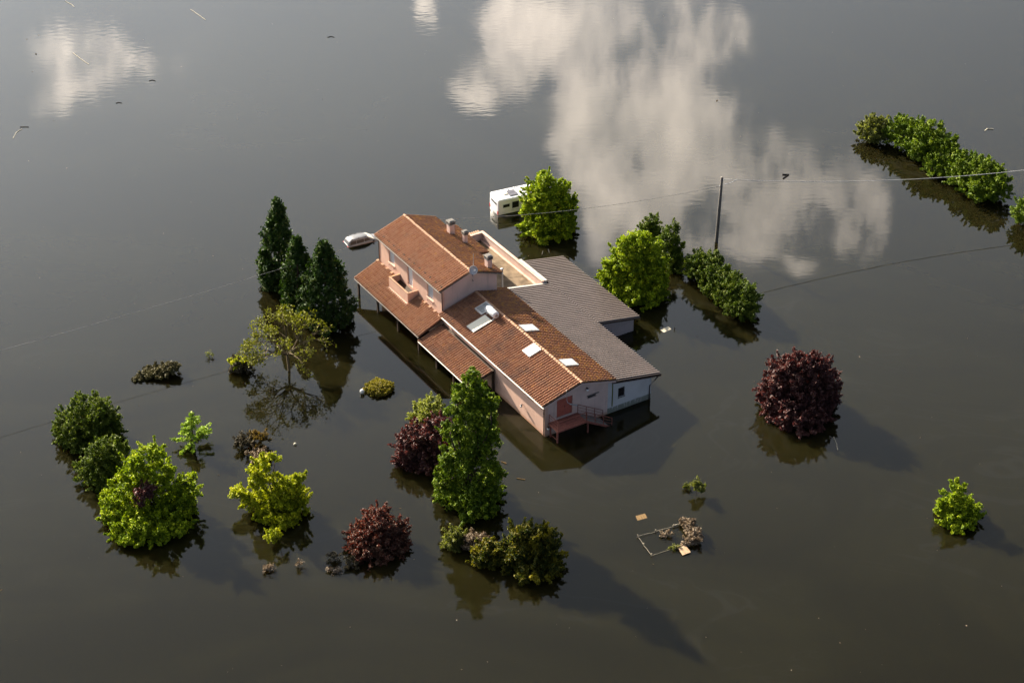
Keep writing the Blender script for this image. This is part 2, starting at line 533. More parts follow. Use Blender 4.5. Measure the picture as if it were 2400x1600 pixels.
class MB:
    """collects shapes; build() links them as one mesh object"""

    def __init__(s):
        s.v, s.f = [], []

    def poly(s, pts, faces):
        k = len(s.v)
        s.v += [tuple(map(float, p)) for p in pts]
        s.f += [tuple(i + k for i in f) for f in faces]
        return s

    def box(s, x0, x1, y0, y1, z0, z1):
        p = [(x, y, z) for z in (z0, z1) for y in (y0, y1) for x in (x0, x1)]
        return s.poly(p, [(0, 2, 3, 1), (4, 5, 7, 6), (0, 1, 5, 4), (2, 6, 7, 3), (0, 4, 6, 2), (1, 3, 7, 5)])

    def slab(s, quad, t):
        """quad: four corners (counter-clockwise from above); t thickness downwards"""
        q = [tuple(p) for p in quad] + [(p[0], p[1], p[2] - t) for p in quad]
        return s.poly(q, [(0, 1, 2, 3), (7, 6, 5, 4), (0, 4, 5, 1), (1, 5, 6, 2), (2, 6, 7, 3), (3, 7, 4, 0)])

    def bar(s, a, b, w, h=None, seg=4, w2=None):
        a, b = Vector(a), Vector(b)
        d = (b - a).normalized()
        up = Vector((0, 0, 1)) if abs(d.z) < .95 else Vector((1, 0, 0))
        x = d.cross(up).normalized()
        y = x.cross(d).normalized()
        h = w if h is None else h
        k2 = 1 if w2 is None else w2 / w
        n = seg
        pts = []
        for q, kk in ((a, 1.0), (b, k2)):
            for i in range(n):
                t = 2 * math.pi * (i + .5) / n
                m = 1.41421 if n == 4 else 1
                pts.append(q + x * (math.cos(t) * w / 2 * m * kk) + y * (math.sin(t) * h / 2 * m * kk))
        fc = [(i, (i + 1) % n, n + (i + 1) % n, n + i) for i in range(n)]
        return s.poly(pts, fc + [tuple(range(n - 1, -1, -1)), tuple(range(n, 2 * n))])

    def tube(s, pts, rad, seg=6):
        pts = [Vector(p) for p in pts]
        n = len(pts)
        rad = [rad] * n if isinstance(rad, (int, float)) else rad
        ring = []
        for i, p in enumerate(pts):
            d = (pts[min(i + 1, n - 1)] - pts[max(i - 1, 0)]).normalized()
            up = Vector((0, 0, 1)) if abs(d.z) < .9 else Vector((1, 0, 0))
            x = d.cross(up).normalized()
            y = x.cross(d)
            ring += [p + (x * math.cos(2 * math.pi * k / seg) + y * math.sin(2 * math.pi * k / seg)) * rad[i] for k in range(seg)]
        fc = []
        for i in range(n - 1):
            for k in range(seg):
                fc.append((i * seg + k, i * seg + (k + 1) % seg, (i + 1) * seg + (k + 1) % seg, (i + 1) * seg + k))
        fc += [tuple(range(seg - 1, -1, -1)), tuple(range((n - 1) * seg, n * seg))]
        return s.poly(ring, fc)

    def lathe(s, c, prof, seg=16, axis='z'):
        """prof: list of (radius, offset) along the axis"""
        pts = []
        for r, o in prof:
            for k in range(seg):
                t = 2 * math.pi * k / seg
                a, b = r * math.cos(t), r * math.sin(t)
                pts.append({'z': (c[0] + a, c[1] + b, c[2] + o), 'y': (c[0] + a, c[1] + o, c[2] + b), 'x': (c[0] + o, c[1] + a, c[2] + b)}[axis])
        n = len(prof)
        fc = [(i * seg + k, i * seg + (k + 1) % seg, (i + 1) * seg + (k + 1) % seg, (i + 1) * seg + k) for i in range(n - 1) for k in range(seg)]
        fc += [tuple(range(seg - 1, -1, -1)), tuple(range((n - 1) * seg, n * seg))]
        return s.poly(pts, fc)

    def ball(s, c, r, seg=14):
        return s.lathe(c, [(max(.001, r * math.sin(math.pi * i / 8)), -r * math.cos(math.pi * i / 8)) for i in range(9)], seg)

    def wall(s, axis, pos, thick, u0, u1, z0, z1, holes=()):
        """upright wall in the plane axis=pos, thick towards + ; holes: (u0,u1,z0,z1)"""
        us = sorted({u0, u1, *[h[0] for h in holes], *[h[1] for h in holes]})
        zs = sorted({z0, z1, *[h[2] for h in holes], *[h[3] for h in holes]})

        def P(u, d, z):
            return (pos + d, u, z) if axis == 'x' else (u, pos + d, z)
        sol = [[not any(h[0] < (us[i] + us[i + 1]) / 2 < h[1] and h[2] < (zs[j] + zs[j + 1]) / 2 < h[3] for h in holes)
                for j in range(len(zs) - 1)] for i in range(len(us) - 1)]
        S = lambda i, j: 0 <= i < len(us) - 1 and 0 <= j < len(zs) - 1 and sol[i][j]
        for i in range(len(us) - 1):
            for j in range(len(zs) - 1):
                if not sol[i][j]:
                    continue
                a, b, c, d = us[i], us[i + 1], zs[j], zs[j + 1]
                for dd in (0, thick):
                    s.poly([P(a, dd, c), P(b, dd, c), P(b, dd, d), P(a, dd, d)], [(0, 1, 2, 3)])
                for (ok, e) in ((S(i - 1, j), ((a, c), (a, d))), (S(i + 1, j), ((b, c), (b, d))), (S(i, j - 1), ((a, c), (b, c))), (S(i, j + 1), ((a, d), (b, d)))):
                    if not ok:
                        (p, q), (r_, t_) = e
                        s.poly([P(p, 0, q), P(r_, 0, t_), P(r_, thick, t_), P(p, thick, q)], [(0, 1, 2, 3)])
        return s

    def build(s, name, mat, parent=None, smooth=False):
        o = link_mesh(name, s.v, s.f, mat, parent, smooth)
        me = o.data
        import bmesh
        bm = bmesh.new()
        bm.from_mesh(me)
        bmesh.ops.recalc_face_normals(bm, faces=bm.faces)
        bm.to_mesh(me)
        bm.free()
        if smooth:
            me.shade_smooth()
        return o


# ------------------------------------------------------------------ the flood
w = MB().box(-900, 900, -250, 1500, -6, 0)
tag(w.build('flood_water', M['water']), 'still brown flood water covering the whole ground', None, None, 'structure')

# ------------------------------------------------------------------ the farmhouse (local frame: x along the front, y away, z up)
HO, HYAW = (3.187, 157.378, 0.0), R(31.934)
rng = random.Random(7)
house = empty('farmhouse', HO, HYAW, 'pink stucco farmhouse with terracotta tiled roofs standing in the flood', 'house')


def tiles(parent, eave, ridge, y0, y1, mat, pitch=.33, course=.45, seed=1, guards=False):
    """rows of barrel tiles on a slope: eave=(x,z) ridge=(x,z); rows step along y. One mesh, every tile its own shell."""
    rg = np.random.default_rng(seed)
    (xe, ze), (xr, zr) = eave, ridge
    ln = math.hypot(xr - xe, zr - ze)
    ux, uz = (xr - xe) / ln, (zr - ze) / ln
    nx, nz = -uz, ux
    if nz < 0:
        nx, nz = -nx, -nz
    nrow = int(round((y1 - y0) / pitch))
    p = (y1 - y0) / nrow
    nc = int(math.ceil(ln / course))
    cl = ln / nc
    ang = np.radians([0, 36, 72, 108, 144, 180])
    vs, fs = [], []
    pvs, pfs = [], []
    k = kp = 0
    for r in range(nrow):
        yc = y0 + (r + .5) * p
        wob = rg.normal(0, .006)
        for c in range(nc):
            s0 = c * cl - (.03 if c == 0 else .05) + rg.normal(0, .006)
            s1 = (c + 1) * cl
            dy = rg.normal(0, .007) + wob
            r0, r1 = p * .40, p * .34
            l0, l1 = .052 + rg.normal(0, .004), .016
            for (sd, rr, lift) in ((s0, r0, l0), (s1, r1, l1)):
                for a in ang:
                    h = math.sin(a) * rr * 1.15 + lift
                    vs.append((xe + ux * sd + nx * h, yc + dy + math.cos(a) * rr, ze + uz * sd + nz * h))
            for i in range(5):
                fs.append((k + i, k + i + 1, k + 6 + i + 1, k + 6 + i))
            fs.append((k + 5, k + 4, k + 3, k + 2))
            fs.append((k + 5, k + 2, k + 1, k))
            k += 12
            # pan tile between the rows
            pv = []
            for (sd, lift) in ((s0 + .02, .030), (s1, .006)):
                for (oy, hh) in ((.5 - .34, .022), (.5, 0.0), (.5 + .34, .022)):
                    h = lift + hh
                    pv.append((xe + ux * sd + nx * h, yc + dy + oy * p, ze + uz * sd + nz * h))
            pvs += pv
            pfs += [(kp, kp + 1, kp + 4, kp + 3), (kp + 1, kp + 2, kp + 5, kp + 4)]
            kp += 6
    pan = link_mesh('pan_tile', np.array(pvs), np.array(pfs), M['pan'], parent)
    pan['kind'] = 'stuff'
    o = link_mesh('roof_tile', np.array(vs), np.array(fs), mat, parent)
    o['kind'] = 'stuff'
    return o


def ridge_row(parent, x, z, y0, y1, mat, step=.42, r=.15):
    n = int(round((y1 - y0) / step))
    st_ = (y1 - y0) / n
    mb = MB()
    pts = []
    for (yy, rr, up) in ((-.03, r, .035), (st_ + .02, r * .84, 0.0)):
        for i in range(7):
            a = math.pi * i / 6
            pts.append((math.cos(a) * rr, yy, math.sin(a) * rr * .85 + up))
    fc = [(i, i + 1, 8 + i, 7 + i) for i in range(6)] + [(0, 6, 5, 4, 3, 2, 1)]
    mb.poly(pts, fc)
    first = mb.build('ridge_tile', mat, parent)
    first.location = (x, y0, z)
    for i in range(1, n):
        o = bpy.data.objects.new('ridge_tile', first.data)
        o.parent = parent
        COL.objects.link(o)
        o.location = (x + rng.gauss(0, .008), y0 + i * st_, z + rng.gauss(0, .006))
        o.rotation_euler = (0, rng.gauss(0, .03), rng.gauss(0, .02))
    first.location = (x, y0, z)


def gutter(parent, x, z, y0, y1, side, mat, r=.075):
    mb = MB()
    pts = []
    for yy in (y0, y1):
        for i in range(6):
            a = math.pi + math.pi * i / 5
            pts.append((x + math.cos(a) * r, yy, z + math.sin(a) * r))
        for i in range(6):
            a = 2 * math.pi - math.pi * i / 5
            pts.append((x + math.cos(a) * (r - .02), yy, z + math.sin(a) * (r - .02)))
    n = 12
    fc = [(i, (i + 1) % n, n + (i + 1) % n, n + i) for i in range(n)] + [tuple(range(n)), tuple(range(2 * n - 1, n - 1, -1))]
    return mb.poly(pts, fc).build('gutter', mat, parent)


# --- low wing: ridge at x=4.0 z=5.0, front gable on y=0
WX, WL = 7.30, 19.6
E_L, RDG, E_R = (-.38, 3.74), (4.0, 5.0), (8.02, 3.90)
zl = lambda x: E_L[1] + (x - E_L[0]) * (RDG[1] - E_L[1]) / (RDG[0] - E_L[0])
zr = lambda x: RDG[1] + (x - RDG[0]) * (E_R[1] - RDG[1]) / (E_R[0] - RDG[0])
vents = [(7.0, 1.0), (2.68, 1.0), (17.87, .92), (15.78, .98), (11.4, 1.0)]
DOOR = (1.34, 3.15, 1.64, 3.76)
LIGHT = (4.92, 5.90, 2.64, 3.00)
mb = MB()
mb.wall('x', 0.0, .3, .30, WL, -2.2, 3.62, [(y - l / 2, y + l / 2, 2.80, 3.12) for y, l in vents])
wing_l = mb.build('wall', M['pink'], house)
mb = MB()
mb.wall('y', 0.0, .3, 0.0, WX, -2.2, 3.40, [(DOOR[0], DOOR[1], DOOR[2], 3.40), LIGHT])
# gable piece above 3.40 with the head of the door cut out
gp = [(0, 3.40), (DOOR[0], 3.40), (DOOR[0], DOOR[3]), (DOOR[1], DOOR[3]), (DOOR[1], 3.40), (WX, 3.40), (WX, zr(WX) - .12), (4.0, 4.86), (0, zl(0) - .12)]
n = len(gp)
mb.poly([(x, 0, z) for x, z in gp] + [(x, .3, z) for x, z in gp],
        [(0, 1, 2, 8), (2, 3, 7, 8), (3, 4, 5, 6), (3, 6, 7), (9, 10, 11, 17), (11, 12, 16, 17), (12, 13, 14, 15), (12, 15, 16)] + [(i, (i + 1) % n, n + (i + 1) % n, n + i) for i in range(n)])
tag(mb.build('gable_wall', M['pink_dirty'], house), 'shaded front gable wall with rain streaks')
MB().box(WX - .3, WX - .002, .302, 19.5, -2.2, 3.7).build('wall', M['pink'], house)
# corner pilaster on the front left edge, painted lighter
MB().box(-.035, .30, -.035, .298, -2.2, 3.58).build('corner_pilaster', M['pink'], house)
mb = MB()
mb.slab([(E_L[0], -.28, E_L[1] - .02), (RDG[0], -.28, RDG[1] - .02), (RDG[0], WL, RDG[1] - .02), (E_L[0], WL, E_L[1] - .02)], .10)
roofL = mb.build('roof', M['dark_timber'], house)
mb = MB()
mb.slab([(RDG[0], -.28, RDG[1] - .02), (E_R[0], -.28, E_R[1] - .02), (E_R[0], 20.3, E_R[1] - .02), (RDG[0], 20.3, RDG[1] - .02)], .10)
roofR = mb.build('roof', M['dark_timber'], house)
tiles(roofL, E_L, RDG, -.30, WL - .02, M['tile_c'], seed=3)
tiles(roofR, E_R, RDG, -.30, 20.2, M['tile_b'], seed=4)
ridge_row(roofL, RDG[0], RDG[1] + .06, -.30, WL - .05, M['ridge'])
# pink verge boards under the front tiles
mb = MB()
mb.poly([(E_L[0], -.29, E_L[1] - .26), (RDG[0], -.29, RDG[1] - .26), (RDG[0], -.29, RDG[1] - .03), (E_L[0], -.29, E_L[1] - .03),
         (E_L[0], -.20, E_L[1] - .26), (RDG[0], -.20, RDG[1] - .26), (RDG[0], -.20, RDG[1] - .13), (E_L[0], -.20, E_L[1] - .13)],
        [(0, 1, 2, 3), (4, 5, 6, 7), (0, 1, 5, 4), (2, 3, 7, 6), (0, 3, 7, 4)])
mb.build('verge_board', M['pink_dirty'], house)
mb = MB()
mb.poly([(RDG[0] + .002, -.29, RDG[1] - .26), (E_R[0], -.29, E_R[1] - .26), (E_R[0], -.29, E_R[1] - .03), (RDG[0] + .002, -.29, RDG[1] - .03),
         (RDG[0] + .002, -.20, RDG[1] - .26), (E_R[0], -.20, E_R[1] - .26), (E_R[0], -.20, E_R[1] - .13), (RDG[0] + .002, -.20, RDG[1] - .13)],
        [(0, 1, 2, 3), (4, 5, 6, 7), (0, 1, 5, 4), (2, 3, 7, 6), (1, 2, 6, 5)])
mb.build('verge_board', M['pink_dirty'], house)
gutter(house, E_L[0] - .09, E_L[1] - .05, -.34, 19.0, -1, M['gutter'])
mb = MB()
mb.tube([(E_L[0] - .09, .02, E_L[1] - .10), (E_L[0] - .05, .05, E_L[1] - .28), (-.09, .10, 3.30), (-.09, .10, -1.5)], .048, 7)
mb.build('downpipe', M['dark_pipe'], house)
for y, l in vents:
    wdw = MB().box(.16, .20, y - l / 2, y + l / 2, 2.80, 3.12).build('vent_window', M['glass'], house)
    mb = MB()
    mb.box(.10, .158, y - l / 2, y + l / 2, 2.80, 2.835)
    mb.box(.10, .158, y - l / 2, y - l / 2 + .035, 2.838, 3.12)
    mb.box(.10, .158, y - .018, y + .018, 2.838, 3.12)
    mb.build('frame', M['dark_pipe'], wdw)
# front door: two faded red leaves
door = empty('door', (0, 0, 0))
door.parent = house
xm = (DOOR[0] + DOOR[1]) / 2
for a, b in ((DOOR[0] + .02, xm - .012), (xm + .012, DOOR[1] - .02)):
    mb = MB().box(a, b, .10, .15, DOOR[2] + .06, DOOR[3] - .06)
    for zz_ in (2.05, 2.75, 3.40):
        mb.box(a + .05, b - .05, .082, .099, zz_ - .03, zz_ + .03)
    mb.build('door_leaf', M['red_door'], door)
MB().box(DOOR[0], DOOR[1], .151, .25, DOOR[3] - .058, DOOR[3] - .002).build('door_head', M['dark_pipe'], door)
MB().box(xm + .05, xm + .08, .04, .099, 2.62, 2.80).build('handle', M['dark_pipe'], door)
wdw = MB().box(LIGHT[0], LIGHT[1], .17, .21, LIGHT[2], LIGHT[3]).build('window', M['black'], house)
MB().box(LIGHT[0] - .10, LIGHT[1] + .28, -.13, -.003, LIGHT[3] + .03, LIGHT[3] + .08).build('sill', M['concrete'], wdw)
# lamps on the walls: globe + bracket


def wall_lamp(x, y, z, nx, ny, name='wall_lamp', r=.13):
    o = empty(name, (x, y, z))
    o.parent = house
    mb = MB().tube([(0, 0, .10), (nx * .16, ny * .16, .14), (nx * .22, ny * .22, .10)], .03, 6)
    mb.lathe((nx * .22, ny * .22, .05), [(.11, 0), (.12, .05), (.05, .09)], 10)
    mb.build('bracket', M['dark_pipe'], o)
    MB().ball((nx * .22, ny * .22, -.05), r).build('globe', M['globe'], o, True)


wall_lamp(-.0, 3.95, 1.42, -1, 0)
wall_lamp(4.72, 0, 3.98, 0, -1, r=.15)
wall_lamp(.24, 0, 1.05, 0, -1, r=.15)
# swan neck vent pipe by the door
o = empty('vent_pipe', (0, 0, 0))
o.parent = house
MB().tube([(2.20, -.42, 4.75), (2.20, -.42, 3.72), (2.24, -.50, 3.50), (2.40, -.72, 3.38)], .028, 6).build('mast', M['galv'], o)
MB().bar((2.38, -.70, 3.39), (3.15, -.80, 3.02), .16, .09).build('hood', M['galv'], o)
MB().lathe((2.20, -.42, 4.72), [(.05, 0), (.11, .05), (.11, .12), (.03, .17)], 8).build('cowl', M['dark_pipe'], o)

# --- rooflights and service hatch


def rooflight(parent, quad, lift, mat, label):
    q = [(x, y, z + lift) for x, y, z in quad]
    fr = MB().slab(q, .14).build('rooflight', M['galv'], parent)
    fr['label'] = label
    c = [sum(p[i] for p in q) / 4 for i in range(3)]
    ins = [tuple(c[i] + (p[i] - c[i]) * .80 for i in range(3)) for p in q]
    ins = [(p[0], p[1], p[2] + .004) for p in ins]
    MB().slab([(p[0], p[1], p[2] + .012) for p in ins], .010).build('pane', mat, fr)


def quadL(x0, x1, y0, y1):
    return [(x0, y0, zl(x0)), (x1, y0, zl(x1)), (x1, y1, zl(x1)), (x0, y1, zl(x0))]


def quadR(x0, x1, y0, y1):
    return [(x0, y0, zr(x0)), (x1, y0, zr(x1)), (x1, y1, zr(x1)), (x0, y1, zr(x0))]


rooflight(roofL, quadL(2.42, 3.85, 15.78, 17.18), .26, M['rooflight_grey'], 'grey glazed rooflight behind the water tank')
rooflight(roofL, quadL(2.37, 3.75, 6.60, 7.95), .26, M['rooflight'], 'lone pale rooflight on the left slope')
rooflight(roofR, quadR(4.25, 5.90, 10.25, 11.6), .26, M['rooflight'], 'rear pale rooflight on the right slope')
rooflight(roofR, quadR(4.20, 5.75, 2.82, 4.15), .26, M['rooflight'], 'front pale rooflight on the right slope')

# --- tall block
UX, UY0, UY1 = 6.62, 19.62, 32.95
UE_L, URG, UE_R = (-.36, 6.50), (3.32, 7.78), (7.10, 6.44)
uzl = lambda x: UE_L[1] + (x - UE_L[0]) * (URG[1] - UE_L[1]) / (URG[0] - UE_L[0])
uzr = lambda x: URG[1] + (x - URG[0]) * (UE_R[1] - URG[1]) / (UE_R[0] - URG[0])
UDOOR = (25.72, 26.82, 3.10, 5.92)
UW1, UW2 = (29.62, 30.86, 4.33, 6.02), (21.40, 22.62, 4.22, 5.90)
mb = MB().wall('x', 0.0, .3, UY0, UY1, 3.622, 6.48, [UDOOR, UW1, UW2])
mb.wall('x', 0.001, .3, UY0, UY1, -2.2, 3.62, [(23.2, 24.4, -.5, 1.9), (28.0, 29.6, -.5, 1.9)])
mb.build('upper_wall', M['pink'], house)


def gable_end(y, th, z0, zc):
    mb = MB()
    pts = [(.301, z0), (UX, z0), (UX, uzr(UX) - .13), (URG[0], URG[1] - .14), (.301, uzl(.301) - .13)]
    n = len(pts)
    mb.poly([(x, y, z) for x, z in pts] + [(x, y + th, z) for x, z in pts], [tuple(range(n)), tuple(range(2 * n - 1, n - 1, -1))] + [(i, (i + 1) % n, n + (i + 1) % n, n + i) for i in range(n)])
    return mb.build('upper_gable_wall', M['pink_dirty'], house)


gable_end(UY0 + .001, .3, 3.3, 0)
gable_end(UY1 - .3, .299, -2.2, 0)
MB().box(.0, .30, UY0 + .001, UY0 + .30, 6.482, 6.50).build('wall_plate', M['pink'], house)
MB().box(UX - .3, UX - .001, UY0 + .302, UY1 - .302, -2.2, 6.42).build('wall', M['pink'], house)
mb = MB().slab([(UE_L[0], UY0 - .30, UE_L[1] - .02), (URG[0], UY0 - .30, URG[1] - .02), (URG[0], UY1 + .35, URG[1] - .02), (UE_L[0], UY1 + .35, UE_L[1] - .02)], .11)
uroofL = mb.build('upper_roof', M['concrete'], house)
mb = MB().slab([(URG[0], UY0 - .30, URG[1] - .02), (UE_R[0], UY0 - .30, UE_R[1] - .02), (UE_R[0], UY1 + .35, UE_R[1] - .02), (URG[0], UY1 + .35, URG[1] - .02)], .11)
uroofR = mb.build('upper_roof', M['concrete'], house)
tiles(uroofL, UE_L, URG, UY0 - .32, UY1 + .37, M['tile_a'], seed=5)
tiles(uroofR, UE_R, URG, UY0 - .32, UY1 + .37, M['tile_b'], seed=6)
ridge_row(uroofL, URG[0], URG[1] + .06, UY0 - .32, UY1 + .35, M['ridge'])
gutter(house, UE_L[0] - .08, UE_L[1] - .07, UY0 - .3, UY1 + .3, -1, M['gutter_dark'], .065)
gutter(house, UE_R[0] + .08, UE_R[1] - .07, UY0 - .3, UY1 + .3, 1, M['galv'], .065)
MB().tube([(UE_L[0] - .06, UY0 - .10, 6.40), (-.02, UY0 - .07, 6.18), (-.02, UY0 - .07, 4.0)], .05, 7).build('downpipe', M['dark_pipe'], house)
MB().tube([(UE_L[0] - .06, UY1 + .10, 6.40), (-.02, UY1 + .07, 6.18), (-.02, UY1 + .07, 3.1)], .05, 7).build('downpipe', M['dark_pipe'], house)
# wire snow guards near the left eave
for i in range(13):
    y = UY0 + .15 + i * (UY1 - UY0 - .1) / 12
    x = UE_L[0] + .42
    z = uzl(x) + .10
    MB().box(x - .10, x + .06, y - .13, y + .13, z + .0, z + .10).build('snow_guard', M['dark_timber'], uroofL)
# windows, shutters, door of the upper floor
for nm, (a, b, c, d), lab in (('window', UW1, None), ('window', UW2, None)):
    wdw = MB().box(.16, .20, a, b, c, d).build(nm, M['shutter'], house)
    mb = MB()
    mb.box(.11, .158, a, a + .09, c, d)
    mb.box(.11, .158, b - .09, b, c, d)
    mb.box(.11, .158, a + .092, b - .092, d - .10, d)
    mb.build('frame', M['white_paint'], wdw)
    for k in range(11):
        z = c + .08 + k * (d - c - .22) / 11
        MB().box(.135, .157, a + .10, b - .10, z, z + .085).build('slat', M['shutter'], wdw)
    MB().box(-.10, .10, a - .10, b + .10, c - .085, c - .003).build('sill', M['coping'], wdw)
    for yy in (a + .1, b - .1):
        MB().box(-.10, -.003, yy - .03, yy + .03, c - .42, c - .36).build('shutter_catch', M['dark_pipe'], wdw)
dr = MB().box(.14, .19, UDOOR[0], UDOOR[1], UDOOR[2], UDOOR[3]).build('balcony_door', M['white_paint'], house)
for k, (z0_, z1_) in enumerate(((3.25, 4.25), (4.35, 5.75))):
    MB().box(.118, .139, UDOOR[0] + .12, UDOOR[1] - .12, z0_, z1_).build('door_panel', M['white_paint'], dr)
MB().box(.07, .117, UDOOR[0] + .06, UDOOR[0] + .10, 4.15, 4.30).build('handle', M['dark_pipe'], dr)
# balcony with solid parapet
bal = empty('balcony', (0, 0, 0))
bal.parent = house
BX, BY0, BY1, BT = -1.28, 24.58, 28.62, 3.88
MB().box(BX + .16, -.002, BY0 + .16, BY1 - .16, 2.78, 2.98).build('floor', M['rust'], bal)
for nm, bx in (('parapet', (BX, BX + .158, BY0, BY1)), ('parapet', (BX + .16, -.002, BY0, BY0 + .158)), ('parapet', (BX + .16, -.002, BY1 - .158, BY1))):
    p_ = MB().box(bx[0], bx[1], bx[2], bx[3], 2.62, BT).build(nm, M['pink'], bal)
    MB().box(bx[0] - .02, bx[1] + (.02 if bx[1] < -.01 and bx[0] == BX else 0), bx[2] - .02 if bx[0] == BX else bx[2] - .018, bx[3] + .02 if bx[0] == BX else bx[3] + .018, BT + .001, BT + .05).build('coping', M['ridge'], p_)
MB().box(BX - .30, BX - .003, BY0 - .2, BY1 + .2, 2.62, 2.70).build('flashing', M['coping'], bal)


# chimneys
def chimney(x, y, ztop, wx, wy, base, label):
    c = empty('chimney', (x, y, 0))
    c.parent = uroofR
    c['label'] = label
    MB().box(-wx / 2, wx / 2, -wy / 2, wy / 2, base, ztop - .42).build('stack', M['pink_dirty'], c)
    mb = MB()
    for sx in (-1, 1):
        for sy in (-1, 1):
            mb.box(sx * wx / 2 - .07, sx * wx / 2 + .07, sy * wy / 2 - .07, sy * wy / 2 + .07, ztop - .30, ztop - .12)
    mb.box(-wx / 2 + .06, wx / 2 - .06, -wy / 2 + .06, wy / 2 - .06, ztop - .30, ztop - .121)
    mb.build('pot', M['concrete'], c)
    MB().box(-wx / 2 - .07, wx / 2 + .07, -wy / 2 - .07, wy / 2 + .07, ztop - .418, ztop - .302).build('collar', M['concrete'], c)
    mb = MB()
    a, b = wx / 2 + .10, wy / 2 + .10
    mb.box(-a, a, -b, b, ztop - .118, ztop - .04)
    mb.poly([(-a + .03, -b + .03, ztop - .038), (a - .03, -b + .03, ztop - .038), (a - .03, b - .03, ztop - .038), (-a + .03, b - .03, ztop - .038),
             (-a * .55, -b * .55, ztop + .05), (a * .55, -b * .55, ztop + .05), (a * .55, b * .55, ztop + .05), (-a * .55, b * .55, ztop + .05)],
            [(3, 2, 1, 0), (4, 5, 6, 7), (0, 1, 5, 4), (1, 2, 6, 5), (2, 3, 7, 6), (3, 0, 4, 7)])
    mb.build('cap', M['concrete'], c)


chimney(6.55, 28.9, 8.30, .62, .62, 5.9, 'widest rear chimney')
chimney(6.95, 26.6, 8.02, .40, .40, 5.9, 'slim middle chimney')
chimney(6.10, 20.45, 8.35, .52, .62, 5.9, 'front chimney by the gable end')

# --- porches on the left
P1E, P1R = (-2.98, 1.98), (0.0, 3.28)
P1Y0, P1Y1 = 19.35, 33.25
mb = MB().slab([(P1E[0], P1Y0, P1E[1] - .02), (-.003, P1Y0, P1R[1] - .02), (-.003, P1Y1, P1R[1] - .02), (P1E[0], P1Y1, P1E[1] - .02)], .10)
proof = mb.build('porch_roof', M['dark_timber'], house)
ns, cut = 0, (BY0 - .08, BY1 + .08)
tiles(proof, P1E, P1R, P1Y0 - .02, cut[0], M['tile_a'], seed=8)
zb = P1E[1] + (BX - .12 - P1E[0]) * (P1R[1] - P1E[1]) / (P1R[0] - P1E[0])
tiles(proof, P1E, (BX - .12, zb), cut[0], cut[1], M['tile_a'], seed=9)
tiles(proof, P1E, P1R, cut[1], P1Y1 + .02, M['tile_a'], seed=10)
gutter(house, P1E[0] - .08, P1E[1] - .06, P1Y0, P1Y1, -1, M['gutter_dark'], .06)
for y in list(np.arange(P1Y0 + .5, BY0 - .4, 1.02)) + list(np.arange(BY1 + .4, P1Y1, 1.02)):
    MB().box(-.30, -.01, y - .16, y + .16, 3.33, 3.42).build('mortar_tile', M['ridge'], proof)
P2E, P2R = (-3.05, 1.58), (-.28, 2.50)
P2Y0, P2Y1 = 9.15, 19.33
mb = MB().slab([(P2E[0], P2Y0, P2E[1] - .02), (-.28, P2Y0, P2R[1] - .02), (-.28, P2Y1, P2R[1] - .02), (P2E[0], P2Y1, P2E[1] - .02)], .09)
proof2 = mb.build('porch_roof', M['dark_timber'], house)
tiles(proof2, P2E, P2R, P2Y0, P2Y1, M['tile_c'], seed=11)
gutter(house, P2E[0] - .08, P2E[1] - .06, P2Y0, P2Y1 - .05, -1, M['gutter'], .06)
MB().slab([(-.30, P2Y0, 2.56), (-.003, P2Y0, 2.66), (-.003, P2Y1, 2.66), (-.30, P2Y1, 2.56)], .05).build('lead_flashing', M['dark_timber'], house)
for (x, y, h) in ((-2.72, 32.9, 1.9), (-2.72, 28.6, 1.9), (-2.72, 24.2, 1.9), (-2.72, 19.8, 1.9), (-2.80, 16.0, 1.5), (-2.80, 12.6, 1.5), (-2.80, 9.35, 1.5), (-.16, 9.35, 2.36)):
    MB().box(x - .10, x + .10, y - .10, y + .10, -2.2, h).build('porch_post', M['dark_timber'], house)
MB().box(-2.80, -2.62, P1Y0 + .1, P1Y1 - .1, 1.84, 1.96).build('porch_beam', M['dark_timber'], house)
MB().box(-2.88, -2.72, P2Y0 + .1, P2Y1 - .15, 1.42, 1.53).build('porch_beam', M['dark_timber'], house)
MB().tube([(P1E[0] - .06, P1Y0 + .02, 1.88), (P1E[0] - .04, P1Y0 - .05, 1.5), (P1E[0] - .04, P1Y0 - .05, -.5)], .04, 6).build('downpipe', M['dark_pipe'], house)

# --- terrace behind the right wall
TX, TY0, TY1, TZ = 13.02, 20.45, 33.05, 2.10
MB().box(UX + .002, TX - .25, TY0, TY1 - .25, -2.2, TZ).build('terrace_floor', M['terrace'], house)
p_ = MB().box(TX - .248, TX, TY0, TY1, -2.2, 3.02).build('terrace_parapet', M['pink_dirty'], house)
MB().box(TX - .30, TX + .05, TY0, TY1 + .05, 3.022, 3.09).build('coping', M['coping'], p_)
p_ = MB().box(UX + .002, TX - .25, TY1 - .248, TY1, -2.2, 3.02).build('terrace_parapet', M['pink_dirty'], house)
MB().box(UX + .10, TX - .302, TY1 - .30, TY1 + .05, 3.022, 3.09).build('coping', M['coping'], p_)
mb = MB()
for i in range(14):
    x = UX + 2.6 + i * .26
    a = MB().lathe((x, TY1 + .05, 3.02), [(.11, 0), (.09, .36)], 8, 'y').build('coping_tile', M['ridge'], p_)
MB().box(TX - .50, TX - .25, TY0 + .1, TY1 - .26, TZ + .002, TZ + .10).build('upstand', M['coping'], house)
